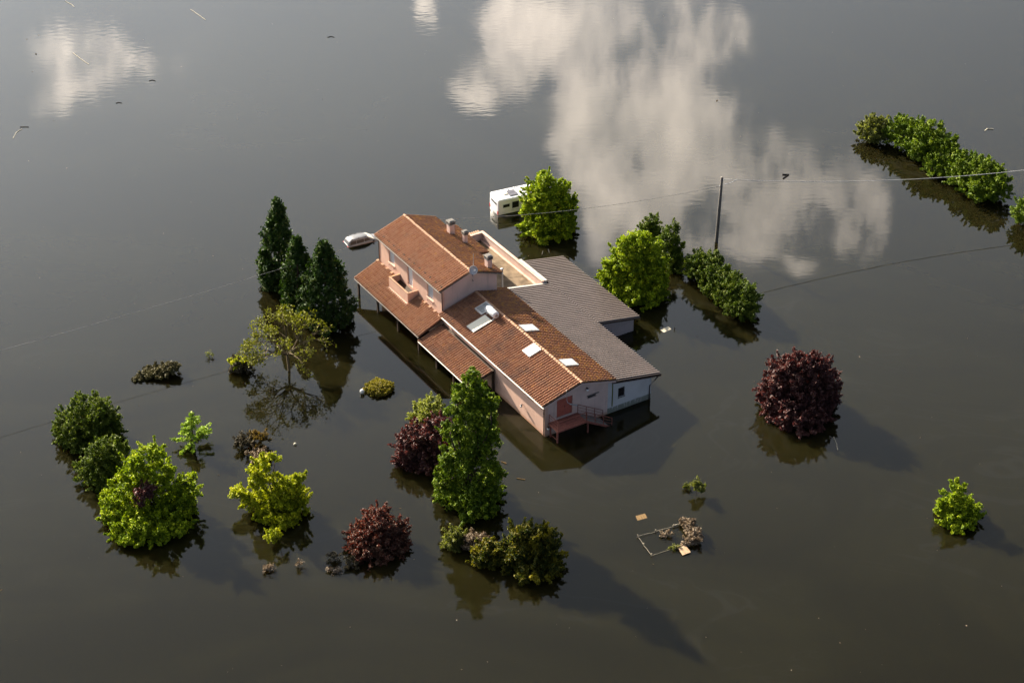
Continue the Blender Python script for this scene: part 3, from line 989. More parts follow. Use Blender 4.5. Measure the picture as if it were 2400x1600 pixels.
# lean-to roof over the terrace
LE, LR = (10.10, 4.18), (6.64, 5.02)
mb = MB().slab([(LR[0], 26.9, LR[1] - .02), (LE[0], 26.9, LE[1] - .02), (LE[0], 33.9, LE[1] - .02), (LR[0], 33.9, LR[1] - .02)], .10)
lroof = mb.build('terrace_roof', M['dark_timber'], house)
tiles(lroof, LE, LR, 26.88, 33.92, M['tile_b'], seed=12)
for y in (27.1, 30.4, 33.6):
    MB().box(9.72, 9.88, y - .08, y + .08, TZ, 4.12).build('terrace_post', M['dark_timber'], house)
# stainless flue
fl = MB().tube([(8.10, 20.95, 2.2), (8.10, 20.95, 5.75)], .085, 10).build('flue', M['galv'], house)
MB().lathe((8.10, 20.95, 5.72), [(.09, 0), (.15, .06), (.15, .12), (.04, .20)], 10).build('cowl', M['galv'], fl)
MB().box(6.64, 8.0, 20.32, 20.44, 2.0, 3.95).build('wall', M['concrete'], house)

# --- whitewashed lean-to wing with ribbed metal roof
lean = empty('lean_to', HO, HYAW, 'whitewashed lean-to with grey ribbed metal roof against the right of the farmhouse', 'outbuilding')


def ribbed(name, x0, z0, x1, z1, y0, y1, mat, parent, pitch=.36, h=.17):
    ln = math.hypot(x1 - x0, z1 - z0)
    nx, nz = -(z1 - z0) / ln, (x1 - x0) / ln
    n = int(round((y1 - y0) / pitch))
    p = (y1 - y0) / n
    prof = []
    for i in range(n):
        for t, hh in ((0, 0), (.40, 0), (.50, h), (.90, h)):
            prof.append((y0 + (i + t) * p, hh))
    prof.append((y1, 0))
    vs, fs = [], []
    for (y, hh) in prof:
        for (x, z) in ((x0, z0), (x1, z1)):
            vs.append((x + nx * hh, y, z + nz * hh))
            vs.append((x + nx * (hh - .012), y, z + nz * (hh - .012)))
    for i in range(len(prof) - 1):
        a, b = i * 4, (i + 1) * 4
        fs += [(a, a + 2, b + 2, b), (a + 1, b + 1, b + 3, a + 3), (a, b, b + 1, a + 1), (a + 2, a + 3, b + 3, b + 2)]
    e = len(prof) * 4 - 4
    fs += [(0, 1, 3, 2), (e, e + 2, e + 3, e + 1)]
    return MB().poly(vs, fs).build(name, mat, parent)


MX0, MZ0, MX1, MZ1 = 7.70, 3.72, 13.52, 2.60
mz = lambda x: MZ0 + (x - MX0) * (MZ1 - MZ0) / (MX1 - MX0)
ribbed('roof', MX0, MZ0, MX1, MZ1, -.12, 20.15, M['metal_roof'], lean)
MB().slab([(MX0, -.20, MZ0 + .10), (MX1 + .05, -.20, MZ1 + .10), (MX1 + .05, -.125, MZ1 + .10), (MX0, -.125, MZ0 + .10)], .30).build('verge_flashing', M['dark_pipe'], lean)
MB().slab([(MX0 + .3, 20.152, MZ0 + .06), (TX, 20.152, mz(TX) + .10), (TX, 20.44, mz(TX) + .10), (MX0 + .3, 20.44, MZ0 + .06)], .10).build('rear_flashing', M['gutter'], lean)
WWIN = (8.52, 9.32, 1.50, 2.60)
zt = 2.40
mb = MB().wall('y', -.01, .3, WX + .002, 12.5, -2.2, zt, [(WWIN[0], WWIN[1], WWIN[2], zt)])
gp = [(WX + .002, zt), (WWIN[0], zt), (WWIN[0], WWIN[3]), (WWIN[1], WWIN[3]), (WWIN[1], zt), (12.5, zt), (12.5, mz(12.5) - .03), (MX0, MZ0 - .03), (WX + .002, 3.70)]
n = len(gp)
mb.poly([(x, -.01, z) for x, z in gp] + [(x, .29, z) for x, z in gp],
        [(0, 1, 2, 8), (2, 7, 8), (2, 3, 7), (3, 6, 7), (3, 4, 5, 6), (9, 10, 11, 17), (11, 16, 17), (11, 12, 16), (12, 15, 16), (12, 13, 14, 15)] + [(i, (i + 1) % n, n + (i + 1) % n, n + i) for i in range(n)])
mb.build('wall', M['white_wall'], lean)
MB().box(12.2, 12.499, .292, 20.0, -2.2, 2.62).build('wall', M['white_wall'], lean)
MB().box(WX + .305, 12.198, 19.7, 20.0, -2.2, 2.66).build('wall', M['white_wall'], lean)
wdw = MB().box(WWIN[0], WWIN[1], .14, .18, WWIN[2], WWIN[3]).build('window', M['black'], lean)
mb = MB()
for k in range(5):
    x = WWIN[0] + .08 + k * .16
    mb.bar((x, .05, WWIN[2]), (x, .05, WWIN[3]), .018)
mb.bar((WWIN[0], .05, 2.05), (WWIN[1], .05, 2.05), .02)
mb.build('grille', M['dark_pipe'], wdw)
MB().box(WWIN[0] - .02, WWIN[1] + .02, -.08, -.012, WWIN[2] - .05, WWIN[2] - .002).build('sill', M['concrete'], wdw)
MB().tube([(MX1 - .25, -.14, MZ1 - .12), (12.9, -.12, 2.15), (12.28, -.10, 1.70), (12.28, -.10, -1)], .055, 7).build('downpipe', M['dark_pipe'], lean)
MB().box(MX0 + .08, MX0 + .18, -.055, -.012, .75, 3.5).build('moss_streak', L['olive'], lean)

# --- lower metal-sided shed at the back right
shed = empty('metal_shed', HO, HYAW, 'low ribbed metal shed joined to the rear right of the lean-to', 'shed')
SX0, SZ0, SX1, SZ1, SY0, SY1 = 13.50, 2.585, 18.85, 1.58, 10.9, 25.7
ribbed('roof', SX0 + .03, SZ0 - .02, SX1, SZ1, SY0, SY1, M['metal_roof'], shed)
MB().slab([(SX0 + .05, SY0 - .06, SZ0 + .03), (SX1, SY0 - .06, SZ1 + .05), (SX1, SY0 - .003, SZ1 + .05), (SX0 + .05, SY0 - .003, SZ0 + .03)], .16).build('verge_flashing', M['dark_pipe'], shed)
MB().slab([(TX + .06, 20.5, 3.06), (TX + .42, 20.5, 3.00), (TX + .42, SY1, 3.00), (TX + .06, SY1, 3.06)], .06).build('wall_flashing', M['gutter'], shed)
MB().box(TX + .062, TX + .38, 20.5, SY1 - .02, 2.30, 2.965).build('upstand', M['gutter'], shed)
sz = lambda x: SZ0 + (x - SX0) * (SZ1 - SZ0) / (SX1 - SX0)


def ribwall(name, a, b, ztop, parent, pitch=.20, h=.05):
    a, b = Vector((*a, 0)), Vector((*b, 0))
    d = (b - a)
    n = int(d.length / pitch)
    d /= n
    nn = Vector((d.y, -d.x, 0)).normalized()
    vs, fs = [], []
    for i in range(n):
        for t, hh in ((0, 0), (.4, 0), (.5, h), (.9, h)):
            p = a + d * (i + t) + nn * hh
            vs += [(p.x, p.y, -2.2), (p.x, p.y, ztop(p.x) - .05)]
    p = b
    vs += [(p.x, p.y, -2.2), (p.x, p.y, ztop(p.x) - .05)]
    for i in range(len(vs) // 2 - 1):
        fs.append((2 * i, 2 * i + 2, 2 * i + 3, 2 * i + 1))
    return link_mesh(name, vs, fs, M['metal_wall'], parent)


ribwall('ribbed_wall', (13.3, 11.25), (18.25, 11.25), sz, shed)
ribwall('ribbed_wall', (18.25, 11.25), (18.25, 25.4), sz, shed)
ribwall('ribbed_wall', (18.25, 25.4), (13.5, 25.4), sz, shed)

# --- steel landing and stair in front of the red door
ldg = empty('steel_landing', HO, HYAW, 'rust-red steel landing with railed stair below the red door', 'stair landing')
LX0, LX1, LY0, LY1, LZ = .36, 3.62, -1.78, -.06, 1.56
for k in range(8):
    y0 = LY0 + .04 + k * (LY1 - LY0 - .05) / 8
    MB().box(LX0 + .03, LX1 - .03, y0, y0 + (LY1 - LY0 - .05) / 8 - .012, LZ - .03, LZ).build('deck_plank', M['rust'], ldg)
mb = MB()
mb.box(LX0 - .02, LX1 + .02, LY0 - .03, LY0 + .03, LZ - .18, LZ - .032)
mb.box(LX0 - .03, LX0 + .028, LY0 + .032, LY1, LZ - .18, LZ - .032)
mb.box(LX1 - .028, LX1 + .03, LY0 + .032, LY1, LZ - .18, LZ - .032)
mb.build('frame', M['rust'], ldg)
for (x, y) in ((LX0 + .12, -.25), (LX0 + .12, LY0 + .30), (LX1 + .30, LY0 + .20)):
    MB().box(x - .065, x + .065, y - .065, y + .065, -1.6, LZ - .17).build('leg', M['rust'], ldg)
MB().bar((LX0 + .12, -.31, .28), (LX0 + .12, LY0 + .37, .28), .05).build('cross_tie', M['rust'], ldg)


def rail_run(a, b, posts, parent, h=1.02):
    a, b = Vector(a), Vector(b)
    mb = MB()
    for k in (1.0, .68, .36):
        z = Vector((0, 0, h * k))
        mb.bar(a + z, b + z, .045 if k == 1 else .028)
    mb.build('handrail', M['rust'], parent)
    for i in range(posts):
        p = a.lerp(b, i / max(1, posts - 1))
        MB().bar(p, p + Vector((0, 0, h)), .05).build('rail_post', M['rust'], parent)


rail_run((LX0, LY1 - .1, LZ), (LX0, LY0, LZ), 2, ldg)
rail_run((LX0 + .06, LY0, LZ), (LX1 - .05, LY0, LZ), 2, ldg)
rail_run((LX1 + .02, LY0, LZ), (LX1 + 3.0, LY0, LZ - 1.75), 4, ldg)
rail_run((LX1 + .02, LY1 - .15, LZ), (LX1 + 3.0, LY1 - .15, LZ - 1.75), 4, ldg)
for yy in (LY0 + .02, LY1 - .17):
    MB().bar((LX1 + .03, yy, LZ - .10), (LX1 + 3.3, yy, LZ - 2.0), .05, .20).build('stringer', M['rust'], ldg)
for k in range(1, 9):
    MB().box(LX1 + k * .30 - .12, LX1 + k * .30 + .16, LY0 + .06, LY1 - .21, LZ - k * .18 - .03, LZ - k * .18).build('tread', M['concrete'], ldg)

# --- solar water heater
sw_ = empty('solar_water_heater', HO, HYAW, 'white solar water tank above a pale flat collector on the tiled roof', 'water heater')
q = [(x, y, zl(x) + .26) for x, y in ((.45, 14.1), (2.66, 14.1), (2.66, 15.48), (.45, 15.48))]
cp = MB().slab(q, .12).build('collector', M['galv'], sw_)
c = [sum(p[i] for p in q) / 4 for i in range(3)]
ins = [(c[0] + (p[0] - c[0]) * .96, c[1] + (p[1] - c[1]) * .95, c[2] + (p[2] - c[2]) * .96 + .014) for p in q]
MB().slab(ins, .012).build('glass_cover', M['collector'], cp)
TXC, TZC = 3.12, zl(3.12) + .62
tank = MB().lathe((TXC, 14.02, TZC), [(.03, -.04), (.20, -.03), (.34, .03), (.38, .10), (.38, 1.62), (.34, 1.70), (.20, 1.75), (.03, 1.76)], 20, 'y').build('tank', M['white_paint'], sw_, True)
MB().lathe((TXC, 13.975, TZC), [(.17, 0), (.17, -.012), (.11, -.012), (.11, 0)], 14, 'y').build('end_cap', M['galv'], tank)
for yy in (14.25, 15.5):
    mb = MB()
    mb.bar((TXC - .42, yy, zl(TXC - .42) + .10), (TXC - .1, yy, TZC - .33), .05)
    mb.bar((TXC + .42, yy, zl(TXC + .42) + .10), (TXC + .1, yy, TZC - .33), .05)
    mb.bar((TXC - .42, yy, zl(TXC - .42) + .13), (TXC + .42, yy, zl(TXC + .42) + .13), .05)
    mb.build('stand', M['galv'], sw_)
MB().tube([(TXC - .3, 14.0, TZC - .2), (2.75, 13.95, zl(2.75) + .3), (2.6, 14.0, zl(2.6) + .28)], .03, 6).build('pipe', M['dark_pipe'], sw_)

# --- satellite dish and antenna on the gable
ds = empty('satellite_dish', HO, HYAW, 'round grey satellite dish on a mast at the tall gable', 'satellite dish')
cx, cy, cz = 3.62, 19.32, 8.05
MB().tube([(3.66, 19.50, 6.35), (3.66, 19.42, 7.6), (3.66, 19.36, 9.75)], .028, 6).build('mast', M['galv'], ds)
MB().bar((3.66, 19.62, 6.55), (3.66, 19.44, 6.55), .06).build('bracket', M['dark_pipe'], ds)
MB().bar((3.66, 19.62, 7.15), (3.66, 19.44, 7.15), .06).build('bracket', M['dark_pipe'], ds)
mb = MB()
prof = [(.46 * i / 6, .14 * (i / 6) ** 2) for i in range(7)]
prof = [(max(r_, .002), o_) for r_, o_ in prof]
mb.lathe((0, 0, 0), prof + [(.47, .135), (.01, -.03)], 22)
dish = mb.build('reflector', M['shutter'], ds, True)
dish.location = (3.45, 19.12, 8.02)
dish.rotation_euler = Vector((-.15, -1.0, .55)).normalized().to_track_quat('Z', 'Y').to_euler()
MB().tube([(3.45, 19.1, 7.66), (3.42, 18.80, 7.92), (3.40, 18.62, 8.25)], .018, 5).build('feed_arm', M['galv'], ds)
MB().ball((3.40, 18.60, 8.30), .06, 8).build('receiver', M['white_paint'], ds)
# ------------------------------------------------------------------ vegetation
KD = 2400 / 2352.0


def unit(a):
    return a / np.maximum(1e-9, np.linalg.norm(a, axis=-1, keepdims=True))


def leaves(pos, nrm, size, rg, aspect=1.7, fold=.25):
    """rhombic leaf blades, two triangles each, one island per leaf"""
    n = len(pos)
    nrm = unit(unit(nrm) * .55 + rg.normal(0, .62, (n, 3)))
    t = unit(np.cross(nrm, rg.normal(0, 1, (n, 3))))
    b = np.cross(nrm, t)
    s = (size * rg.uniform(.45, 1.5, n))[:, None]
    v = np.empty((n, 4, 3))
    v[:, 0] = pos - t * s * aspect * .5
    v[:, 1] = pos + b * s * .5 + nrm * s * fold
    v[:, 2] = pos + t * s * aspect * .5
    v[:, 3] = pos - b * s * .5 + nrm * s * fold
    return v.reshape(-1, 3)


def crown_points(lobes, rg, dens=1.0, clump=.42, per=46, shell=(.62, 1.02), zmin=.02, up=.25, spr=.30, core=1.0):
    P, N = [], []
    for (c, r) in lobes:
        c, r = np.array(c), np.array(r)
        area = 4 * math.pi * (((r[0] * r[1]) ** 1.6 + (r[0] * r[2]) ** 1.6 + (r[1] * r[2]) ** 1.6) / 3) ** (1 / 1.6)
        k = max(5, int(dens * area / (clump * clump * 2.6)))
        d = unit(rg.normal(0, 1, (k, 3)))
        d[:, 2] = np.where(d[:, 2] < -.55, -d[:, 2], d[:, 2])
        rad = rg.uniform(shell[0], shell[1], k) * (1 + .16 * np.sin(d[:, 0] * 5 + c[0]) * np.cos(d[:, 2] * 6 + c[1]))
        sprig = rg.random(k) < spr
        rad = np.where(sprig, rg.uniform(.98, 1.06, k), rad)
        cc = c + d * r * rad[:, None]
        cr = clump * rg.uniform(.55, 1.25, k) * np.where(sprig, .55, 1.0)
        m = int(per * 1.75)
        dd = unit(rg.normal(0, 1, (k, m, 3)))
        rr = rg.uniform(.1, 1.15, (k, m)) ** .7
        pts = cc[:, None] + dd * (cr[:, None] * rr)[..., None] * np.array([1.0, 1.0, .8])
        q = np.flatnonzero(sprig)                    # shoots that stick out of the outline
        if len(q):
            tl = rg.uniform(-.25, 1.0, (len(q), m, 1)) ** 1.0 * rg.uniform(.30, .85, (len(q), 1, 1)) * (clump / .36)
            sd = unit(d[q] + np.array([0, 0, .35]) + rg.normal(0, .25, (len(q), 3)))
            pts[q] = cc[q][:, None] + sd[:, None] * tl + rg.normal(0, .085, (len(q), m, 3)) * (1.15 - np.clip(tl, 0, 1))
        nn = dd * .9 + d[:, None] * .5 + np.array([0, 0, up])
        P.append(pts.reshape(-1, 3))
        N.append(nn.reshape(-1, 3))
        # inner foliage that keeps the light out of the middle of the crown
        nc = int(core * 4.2 * r[0] * r[1] * r[2] * 26 * (.42 / max(.3, clump)))
        ci = unit(rg.normal(0, 1, (nc, 3))) * (rg.uniform(0, 1, (nc, 1)) ** (1 / 3)) * .78
        P.append(c + ci * r)
        N.append(rg.normal(0, 1, (nc, 3)))
    P, N = np.concatenate(P), np.concatenate(N)
    ok = P[:, 2] > zmin
    return P[ok], N[ok]


def quads(n):
    return np.arange(n * 4).reshape(n, 4)


def limb(mb, a, b, r0, r1, rg, bend=.12, n=4, seg=5):
    a, b = np.array(a, float), np.array(b, float)
    ln = np.linalg.norm(b - a)
    off = rg.normal(0, bend * ln, 3)
    pts = [a + (b - a) * t + off * math.sin(math.pi * t) for t in np.linspace(0, 1, n)]
    mb.tube(pts, list(np.linspace(r0, r1, n)), seg)


def lobes_px(bx, by, lb):
    """lobes given as (x, y, half width, half height[, forward metres]) in frame units -> metres round the tree base"""
    B = G(bx * KD, by * KD)
    out = []
    for l in lb:
        x, y, rx, ry = l[:4]
        dy = l[4] if len(l) > 4 else 0.0
        p = V(x * KD, y * KD, B[1] + dy)
        sc_ = FPX / np.linalg.norm(p - np.array([0, 0, CAMH]))
        mx, my = rx * KD / sc_, ry * KD / sc_
        rz = math.sqrt(max((my * .6) ** 2, my * my - (mx * .54) ** 2)) / .84
        if p[2] < .5 * rz:                           # a low lobe bulges towards the viewer instead of sinking
            p = G(x * KD, y * KD, .5 * rz)
        out.append((p - B, (mx, mx, rz)))
    return B, out


def lobes_ground(pts):
    """lobes standing on the water at (x, y) frame units with radius and height in metres"""
    gs = [G(x * KD, y * KD) for x, y, r_, h_ in pts]
    B = sum(gs) / len(gs)
    k = 1.16
    return B, [(g - B + np.array([0, 0, h_ * .55]), (r_ * k, r_ * k, h_ * .68)) for g, (x, y, r_, h_) in zip(gs, pts)]


def tree(name, bx, by, lb, mat, label, cat='tree', leaf=.20, clump=.42, per=46, dens=1.0, seed=0, trunk=.16, bark='bark', group=None, skirt=True, core=1.0, at=None, top=None, shell=(.50, 1.04), aspect=1.6, up=.25, spr=.30):
    rg = np.random.default_rng(seed + 100)
    B, lobes = at if at else lobes_px(bx, by, lb)
    low = []
    for (c, r) in lobes:
        if skirt and c[2] - r[2] < 1.2 and c[2] > .25:
            hz = c[2] * .62
            low.append((np.array([c[0], c[1], hz * .55]), (r[0] * .88, r[1] * .88, hz)))
    root = empty(name, B, 0, label, cat, group)
    mb = MB()
    zc = [l[0][2] for l in lobes]
    hub = np.array([0, 0, max(.15, .35 * max(zc))])
    limb(mb, (0, 0, -1.2), hub, trunk, trunk * .75, rg, .03, 4, 7)
    for (c, r) in lobes:
        limb(mb, hub * rg.uniform(.5, 1), c, trunk * .55, trunk * .18, rg, .10)
        for _ in range(4):
            d = unit(rg.normal(0, 1, 3))
            d[2] = abs(d[2])
            limb(mb, c, np.array(c) + d * np.array(r) * .8, trunk * .18, .015, rg, .12, 3, 4)
    mb.build('trunk', M[bark], root)
    P, N = crown_points(lobes + low, rg, dens * .78, clump, per, shell, up=up, spr=spr, core=core)
    vv = leaves(P, N, leaf * .70, rg, aspect)
    link_mesh('crown', vv, quads(len(P)), L[mat], root)
    if top:
        B2, lob2 = lobes_px(bx, by, top[0])
        P, N = crown_points(lob2, rg, 1.0, clump, per, shell, up=up)
        tag(link_mesh('leafy_top', leaves(P, N, leaf, rg, aspect), quads(len(P)), L[top[1]], root), top[2])
    return root


def conifer(name, bx, by, tx, ty, hw, mat, label, seed, extra=(), leaf=.17, group=None):
    rg = np.random.default_rng(seed)
    B = G(bx * KD, by * KD)
    sc_ = FPX / np.linalg.norm(B - np.array([0, 0, CAMH]))
    root = empty(name, B, 0, label, 'tree', group)
    specs = [(tx, ty, hw, 1.0, 0.0)] + list(extra)
    mb = MB()
    PP, NN = [], []
    for (px, py, h_w, fill, dy) in specs:
        top = V(px * KD, py * KD, B[1] + dy) - B
        H = top[2]
        Wd = h_w * KD / sc_
        mb.tube([(top[0] * .3, dy, -1), (top[0] * .8, dy, H * .5), (top[0], dy, H * .97)], [.2, .13, .03], 7)
        k = int(620 * (H / 10) * max(.5, Wd / 2.2))
        t = rg.uniform(0, 1, k) ** 1.25                     # 0 bottom .. 1 top
        prof = np.where(t < .22, .80 + t * .9, 1.0 * (1 - ((t - .22) / .78) ** 1.45) + .05)
        a = rg.uniform(0, 2 * math.pi, k)
        lump = 1 + .15 * np.sin(a * 3 + t * 9 + seed) + .10 * np.sin(a * 7 - t * 23)
        rad = Wd * prof * lump * rg.uniform(.60, 1.03, k)
        out = np.stack([np.cos(a), np.sin(a), np.full(k, .0)], 1)
        cc = np.stack([top[0] * (.4 + .6 * t) + np.cos(a) * rad, dy + np.sin(a) * rad, t * H * .97], 1)
        m = 26
        along = rg.uniform(-.25, .75, (k, m, 1)) * .55
        spray = unit(out * .55 + np.array([0, 0, .85]))
        jit = rg.normal(0, .11, (k, m, 3))
        pts = cc[:, None] + spray[:, None] * along + jit
        nn = out[:, None] * .8 + rg.normal(0, .35, (k, m, 3)) + np.array([0, 0, .35])
        PP.append(pts.reshape(-1, 3))
        NN.append(nn.reshape(-1, 3))
    mb.build('trunk', M['bark'], root)
    P, N = np.concatenate(PP), np.concatenate(NN)
    ok = P[:, 2] > .02
    P, N = P[ok], N[ok]
    link_mesh('crown', leaves(P, N, leaf, rg, 1.9), quads(len(P)), L[mat], root)
    return root


def airy(name, bx, by, tx, ty, hw, mat, label, seed, levels=4, leaf=.135, spread=.8):
    """open crown with visible branching"""
    rg = np.random.default_rng(seed)
    B = G(bx * KD, by * KD)
    top = V(tx * KD, ty * KD, B[1]) - B
    sc_ = FPX / np.linalg.norm(B - np.array([0, 0, CAMH]))
    W_ = hw * KD / sc_
    H = top[2]
    root = empty(name, B, 0, label, 'tree')
    mb = MB()
    tips = []

    def grow(p, d, ln, r, lv):
        q = p + d * ln
        mid = (p + q) / 2 + rg.normal(0, .05 * ln, 3)
        mb.tube([p, mid, q], [r, r * .85, r * .68], 5 if lv < 2 else 3)
        if lv >= levels:
            tips.append(q)
            tips.append(mid)
            return
        if lv >= levels - 1:
            tips.append(q)
        nb = 7 if lv == 0 else rg.integers(3, 5)
        for k in range(nb):
            a = 2 * math.pi * (k + rg.uniform(-.3, .3)) / nb
            sidev = np.array([math.cos(a), math.sin(a), 0])
            if lv == 0:
                nd = unit(sidev * 1.0 + np.array([0, 0, .42 + .5 * rg.random()]))
                nl = W_ * .42
            else:
                nd = unit(d + unit(rg.normal(0, 1, 3)) * spread + np.array([0, 0, .10]))
                nl = ln * rg.uniform(.62, .88)
            grow(q, nd, nl, r * .62, lv + 1)
    grow(np.array([0, 0, -1.2]), np.array([0, 0, 1.0]), 1.2 + H * .30, .17, 0)
    mb.build('trunk', M['bark_pale'], root)
    T = np.array(tips)
    m = 5
    P = (T[:, None] + rg.normal(0, .16, (len(T), m, 3))).reshape(-1, 3)
    N = rg.normal(0, 1, P.shape) + np.array([0, 0, .7])
    ok = P[:, 2] > .02
    P, N = P[ok], N[ok]
    link_mesh('crown', leaves(P, N, leaf, rg, 1.6), quads(len(P)), L[mat], root)
    return root


# conifers left of the house
conifer('conifer', 634, 656, 636, 456, 41, 'conifer', 'tallest dark conifer at the back of the trio left of the house', 11, [(604, 575, 18, 1, -.6)])
conifer('conifer', 682, 709, 681, 545, 37, 'conifer', 'narrow middle conifer of the dark trio, pale at its tip', 12)
conifer('conifer', 752, 744, 742, 554, 56, 'conifer', 'broad front conifer of the dark trio nearest the porch', 13)
airy('open_tree', 662, 850, 662, 728, 98, 'yellow', 'sparse yellow-green tree with bare branching below the dark conifers', 14)
# left group
tree('round_shrub', 200, 1003, [(200, 958, 60, 48), (158, 985, 34, 34), (246, 975, 32, 36), (205, 1000, 60, 38)], 'deep', 'dark green round shrub farthest left in the picture', 'shrub', leaf=.17, clump=.34, per=44, seed=1, trunk=.1, up=.5)
tree('round_shrub', 240, 1098, [(240, 1050, 40, 38), (272, 1035, 26, 24), (212, 1080, 34, 34), (252, 1095, 48, 36)], 'deep', 'dark green shrub between the leftmost shrub and the big lime tree', 'shrub', leaf=.17, clump=.34, per=44, seed=2, trunk=.1, up=.5)
tree('maple_tree', 345, 1170, [(348, 1040, 26, 20), (312, 1068, 32, 26), (355, 1078, 36, 24), (388, 1090, 16, 20), (296, 1108, 36, 26), (340, 1110, 40, 24), (442, 1098, 14, 14), (428, 1125, 24, 26),
                               (392, 1118, 26, 24), (258, 1150, 28, 26), (290, 1165, 42, 36), (395, 1160, 42, 36), (255, 1185, 24, 26), (340, 1200, 70, 42), (412, 1168, 28, 28), (292, 1215, 44, 28), (395, 1205, 44, 30)],
     'bright', 'big bright green spreading maple in the lower left group', leaf=.20, clump=.36, per=42, seed=3, dens=.9)
tree('purple_shrub', 336, 1172, [(333, 1136, 20, 24, -2.0), (322, 1158, 10, 10, -2.2)], 'purple', 'small purple crown poking out of the big bright maple', 'shrub', leaf=.17, clump=.3, per=40, seed=4, trunk=.03)
tree('maple_tree', 628, 1172, [(632, 1055, 9, 12), (602, 1068, 20, 18), (578, 1082, 14, 10), (606, 1105, 28, 26), (545, 1133, 18, 14), (568, 1140, 16, 13), (648, 1100, 14, 16), (690, 1106, 12, 16), (668, 1118, 18, 20), (640, 1138, 44, 32), (686, 1145, 22, 28), (606, 1158, 34, 30), (645, 1178, 46, 30)],
     'lime', 'lime yellow maple with a side branch, lower left of the picture', leaf=.20, clump=.36, per=42, seed=5, dens=.95)
tree('yellow_shrub', 630, 1243, [(630, 1231, 19, 14)], 'lime', 'small yellow shrub in front of the lime yellow maple', 'shrub', leaf=.15, clump=.26, per=34, seed=6, trunk=.04, skirt=False)
tree('round_shrub', 552, 851, [(545, 834, 18, 11), (565, 846, 16, 11), (540, 848, 14, 9)], 'drowned_dark', 'small drowned shrub with a yellow top left of the sparse tree', 'shrub', leaf=.17, clump=.24, per=34, seed=8, trunk=.04, skirt=False, top=([(546, 830, 15, 8)], 'lime', 'fresh yellow leaves on top'))
tree('clipped_shrub', 873, 893, [(873, 890, 32, 13)], 'clipped', 'low flat-topped yellow clipped shrub left of the porch', 'shrub', leaf=.13, clump=.17, per=34, seed=9, trunk=.05, shell=(.80, .97), up=.8, spr=0, dens=1.6, skirt=False)
tree('brown_shrub', 565, 1024, [(563, 1014, 22, 14), (578, 1016, 14, 10)], 'drowned_dark', 'rounded grey-brown drowned shrub beside a reddish one', 'shrub', leaf=.11, clump=.24, per=60, seed=20, trunk=.04, skirt=False, up=.5)
tree('brown_shrub', 597, 1020, [(597, 1006, 20, 15)], 'rust', 'reddish brown drowned shrub touching a grey-brown one', 'shrub', leaf=.11, clump=.24, per=60, seed=21, trunk=.04, skirt=False, up=.5)
tree('brown_shrub', 592, 1052, [(592, 1045, 24, 12), (612, 1046, 10, 8)], 'dry', 'pale tan drowned shrub just behind the lime yellow maple', 'shrub', leaf=.13, clump=.24, per=46, seed=22, trunk=.04, skirt=False)
tree('floating_bush', 360, 858, [(385, 846, 26, 9), (360, 852, 28, 9), (338, 860, 24, 8), (402, 840, 13, 7), (318, 869, 14, 5)], 'olive_brown', 'long low drowned shrub alone in open water on the left', 'shrub', leaf=.14, clump=.22, per=50, seed=23, trunk=.04, up=.6, skirt=False, spr=.05)
# middle group
tree('pale_shrub', 987, 970, [(987, 950, 37, 34), (968, 962, 20, 20)], 'willow', 'pale green rounded shrub behind the purple tree', 'shrub', leaf=.15, clump=.30, per=46, seed=24, trunk=.06, up=.6)
tree('purple_tree', 978, 1052, [(960, 1005, 40, 32), (1008, 985, 38, 28), (932, 1020, 24, 26), (985, 1035, 48, 40), (938, 1050, 28, 34), (1000, 1065, 40, 26)], 'purple', 'dark purple tree left of the tall green tree', leaf=.18, clump=.34, per=46, seed=25)
tree('tall_tree', 1081, 1142, [(1086, 862, 15, 16), (1078, 884, 26, 18), (1100, 900, 24, 18), (1060, 915, 24, 20), (1088, 925, 34, 26), (1128, 932, 22, 18), (1042, 945, 18, 16), (1078, 962, 44, 28), (1118, 968, 24, 24), (1045, 992, 28, 22), (1095, 1000, 40, 30), (1128, 1015, 20, 24),
                              (1062, 1030, 42, 28), (1108, 1048, 38, 32), (1030, 1062, 22, 20), (1068, 1075, 44, 32), (1128, 1088, 24, 26), (1020, 1112, 24, 24), (1078, 1115, 56, 38), (1125, 1130, 28, 30), (1040, 1140, 34, 28), (1092, 1160, 54, 38)], 'green', 'tall columnar green tree in front of the house', leaf=.21, clump=.42, per=46, seed=26, trunk=.26)
tree('purple_shrub', 868, 1243, [(868, 1208, 46, 40), (836, 1238, 40, 34), (902, 1228, 36, 36), (868, 1252, 60, 38)], 'red', 'reddish purple round shrub low in the picture, left of the tall tree', 'shrub', leaf=.17, clump=.34, per=44, seed=27, trunk=.1)
tree('olive_shrub', 1048, 1252, [(1046, 1236, 24, 24), (1036, 1250, 16, 14)], 'olive', 'pale olive shrub at the foot of the tall tree', 'shrub', leaf=.15, clump=.27, per=40, seed=28, trunk=.05)
tree('dry_shrub', 1092, 1252, [(1090, 1242, 26, 20)], 'dry', 'grey-brown dry shrub between the olive shrub and the orange one', 'shrub', leaf=.15, clump=.26, per=38, seed=29, trunk=.05)
tree('orange_shrub', 1125, 1285, [(1122, 1268, 32, 28), (1150, 1278, 24, 26), (1110, 1288, 24, 20)], 'autumn', 'orange-tinged shrub left of the dark yellow-flecked tree', 'shrub', leaf=.17, clump=.30, per=40, seed=30, trunk=.06)
tree('dark_tree', 1210, 1290, [(1195, 1232, 36, 28), (1240, 1240, 36, 32), (1215, 1262, 58, 40), (1262, 1270, 28, 40), (1180, 1278, 36, 36), (1225, 1300, 58, 36)], 'autumn', 'dark green tree with yellow patches at the bottom centre', leaf=.18, clump=.36, per=44, seed=31)
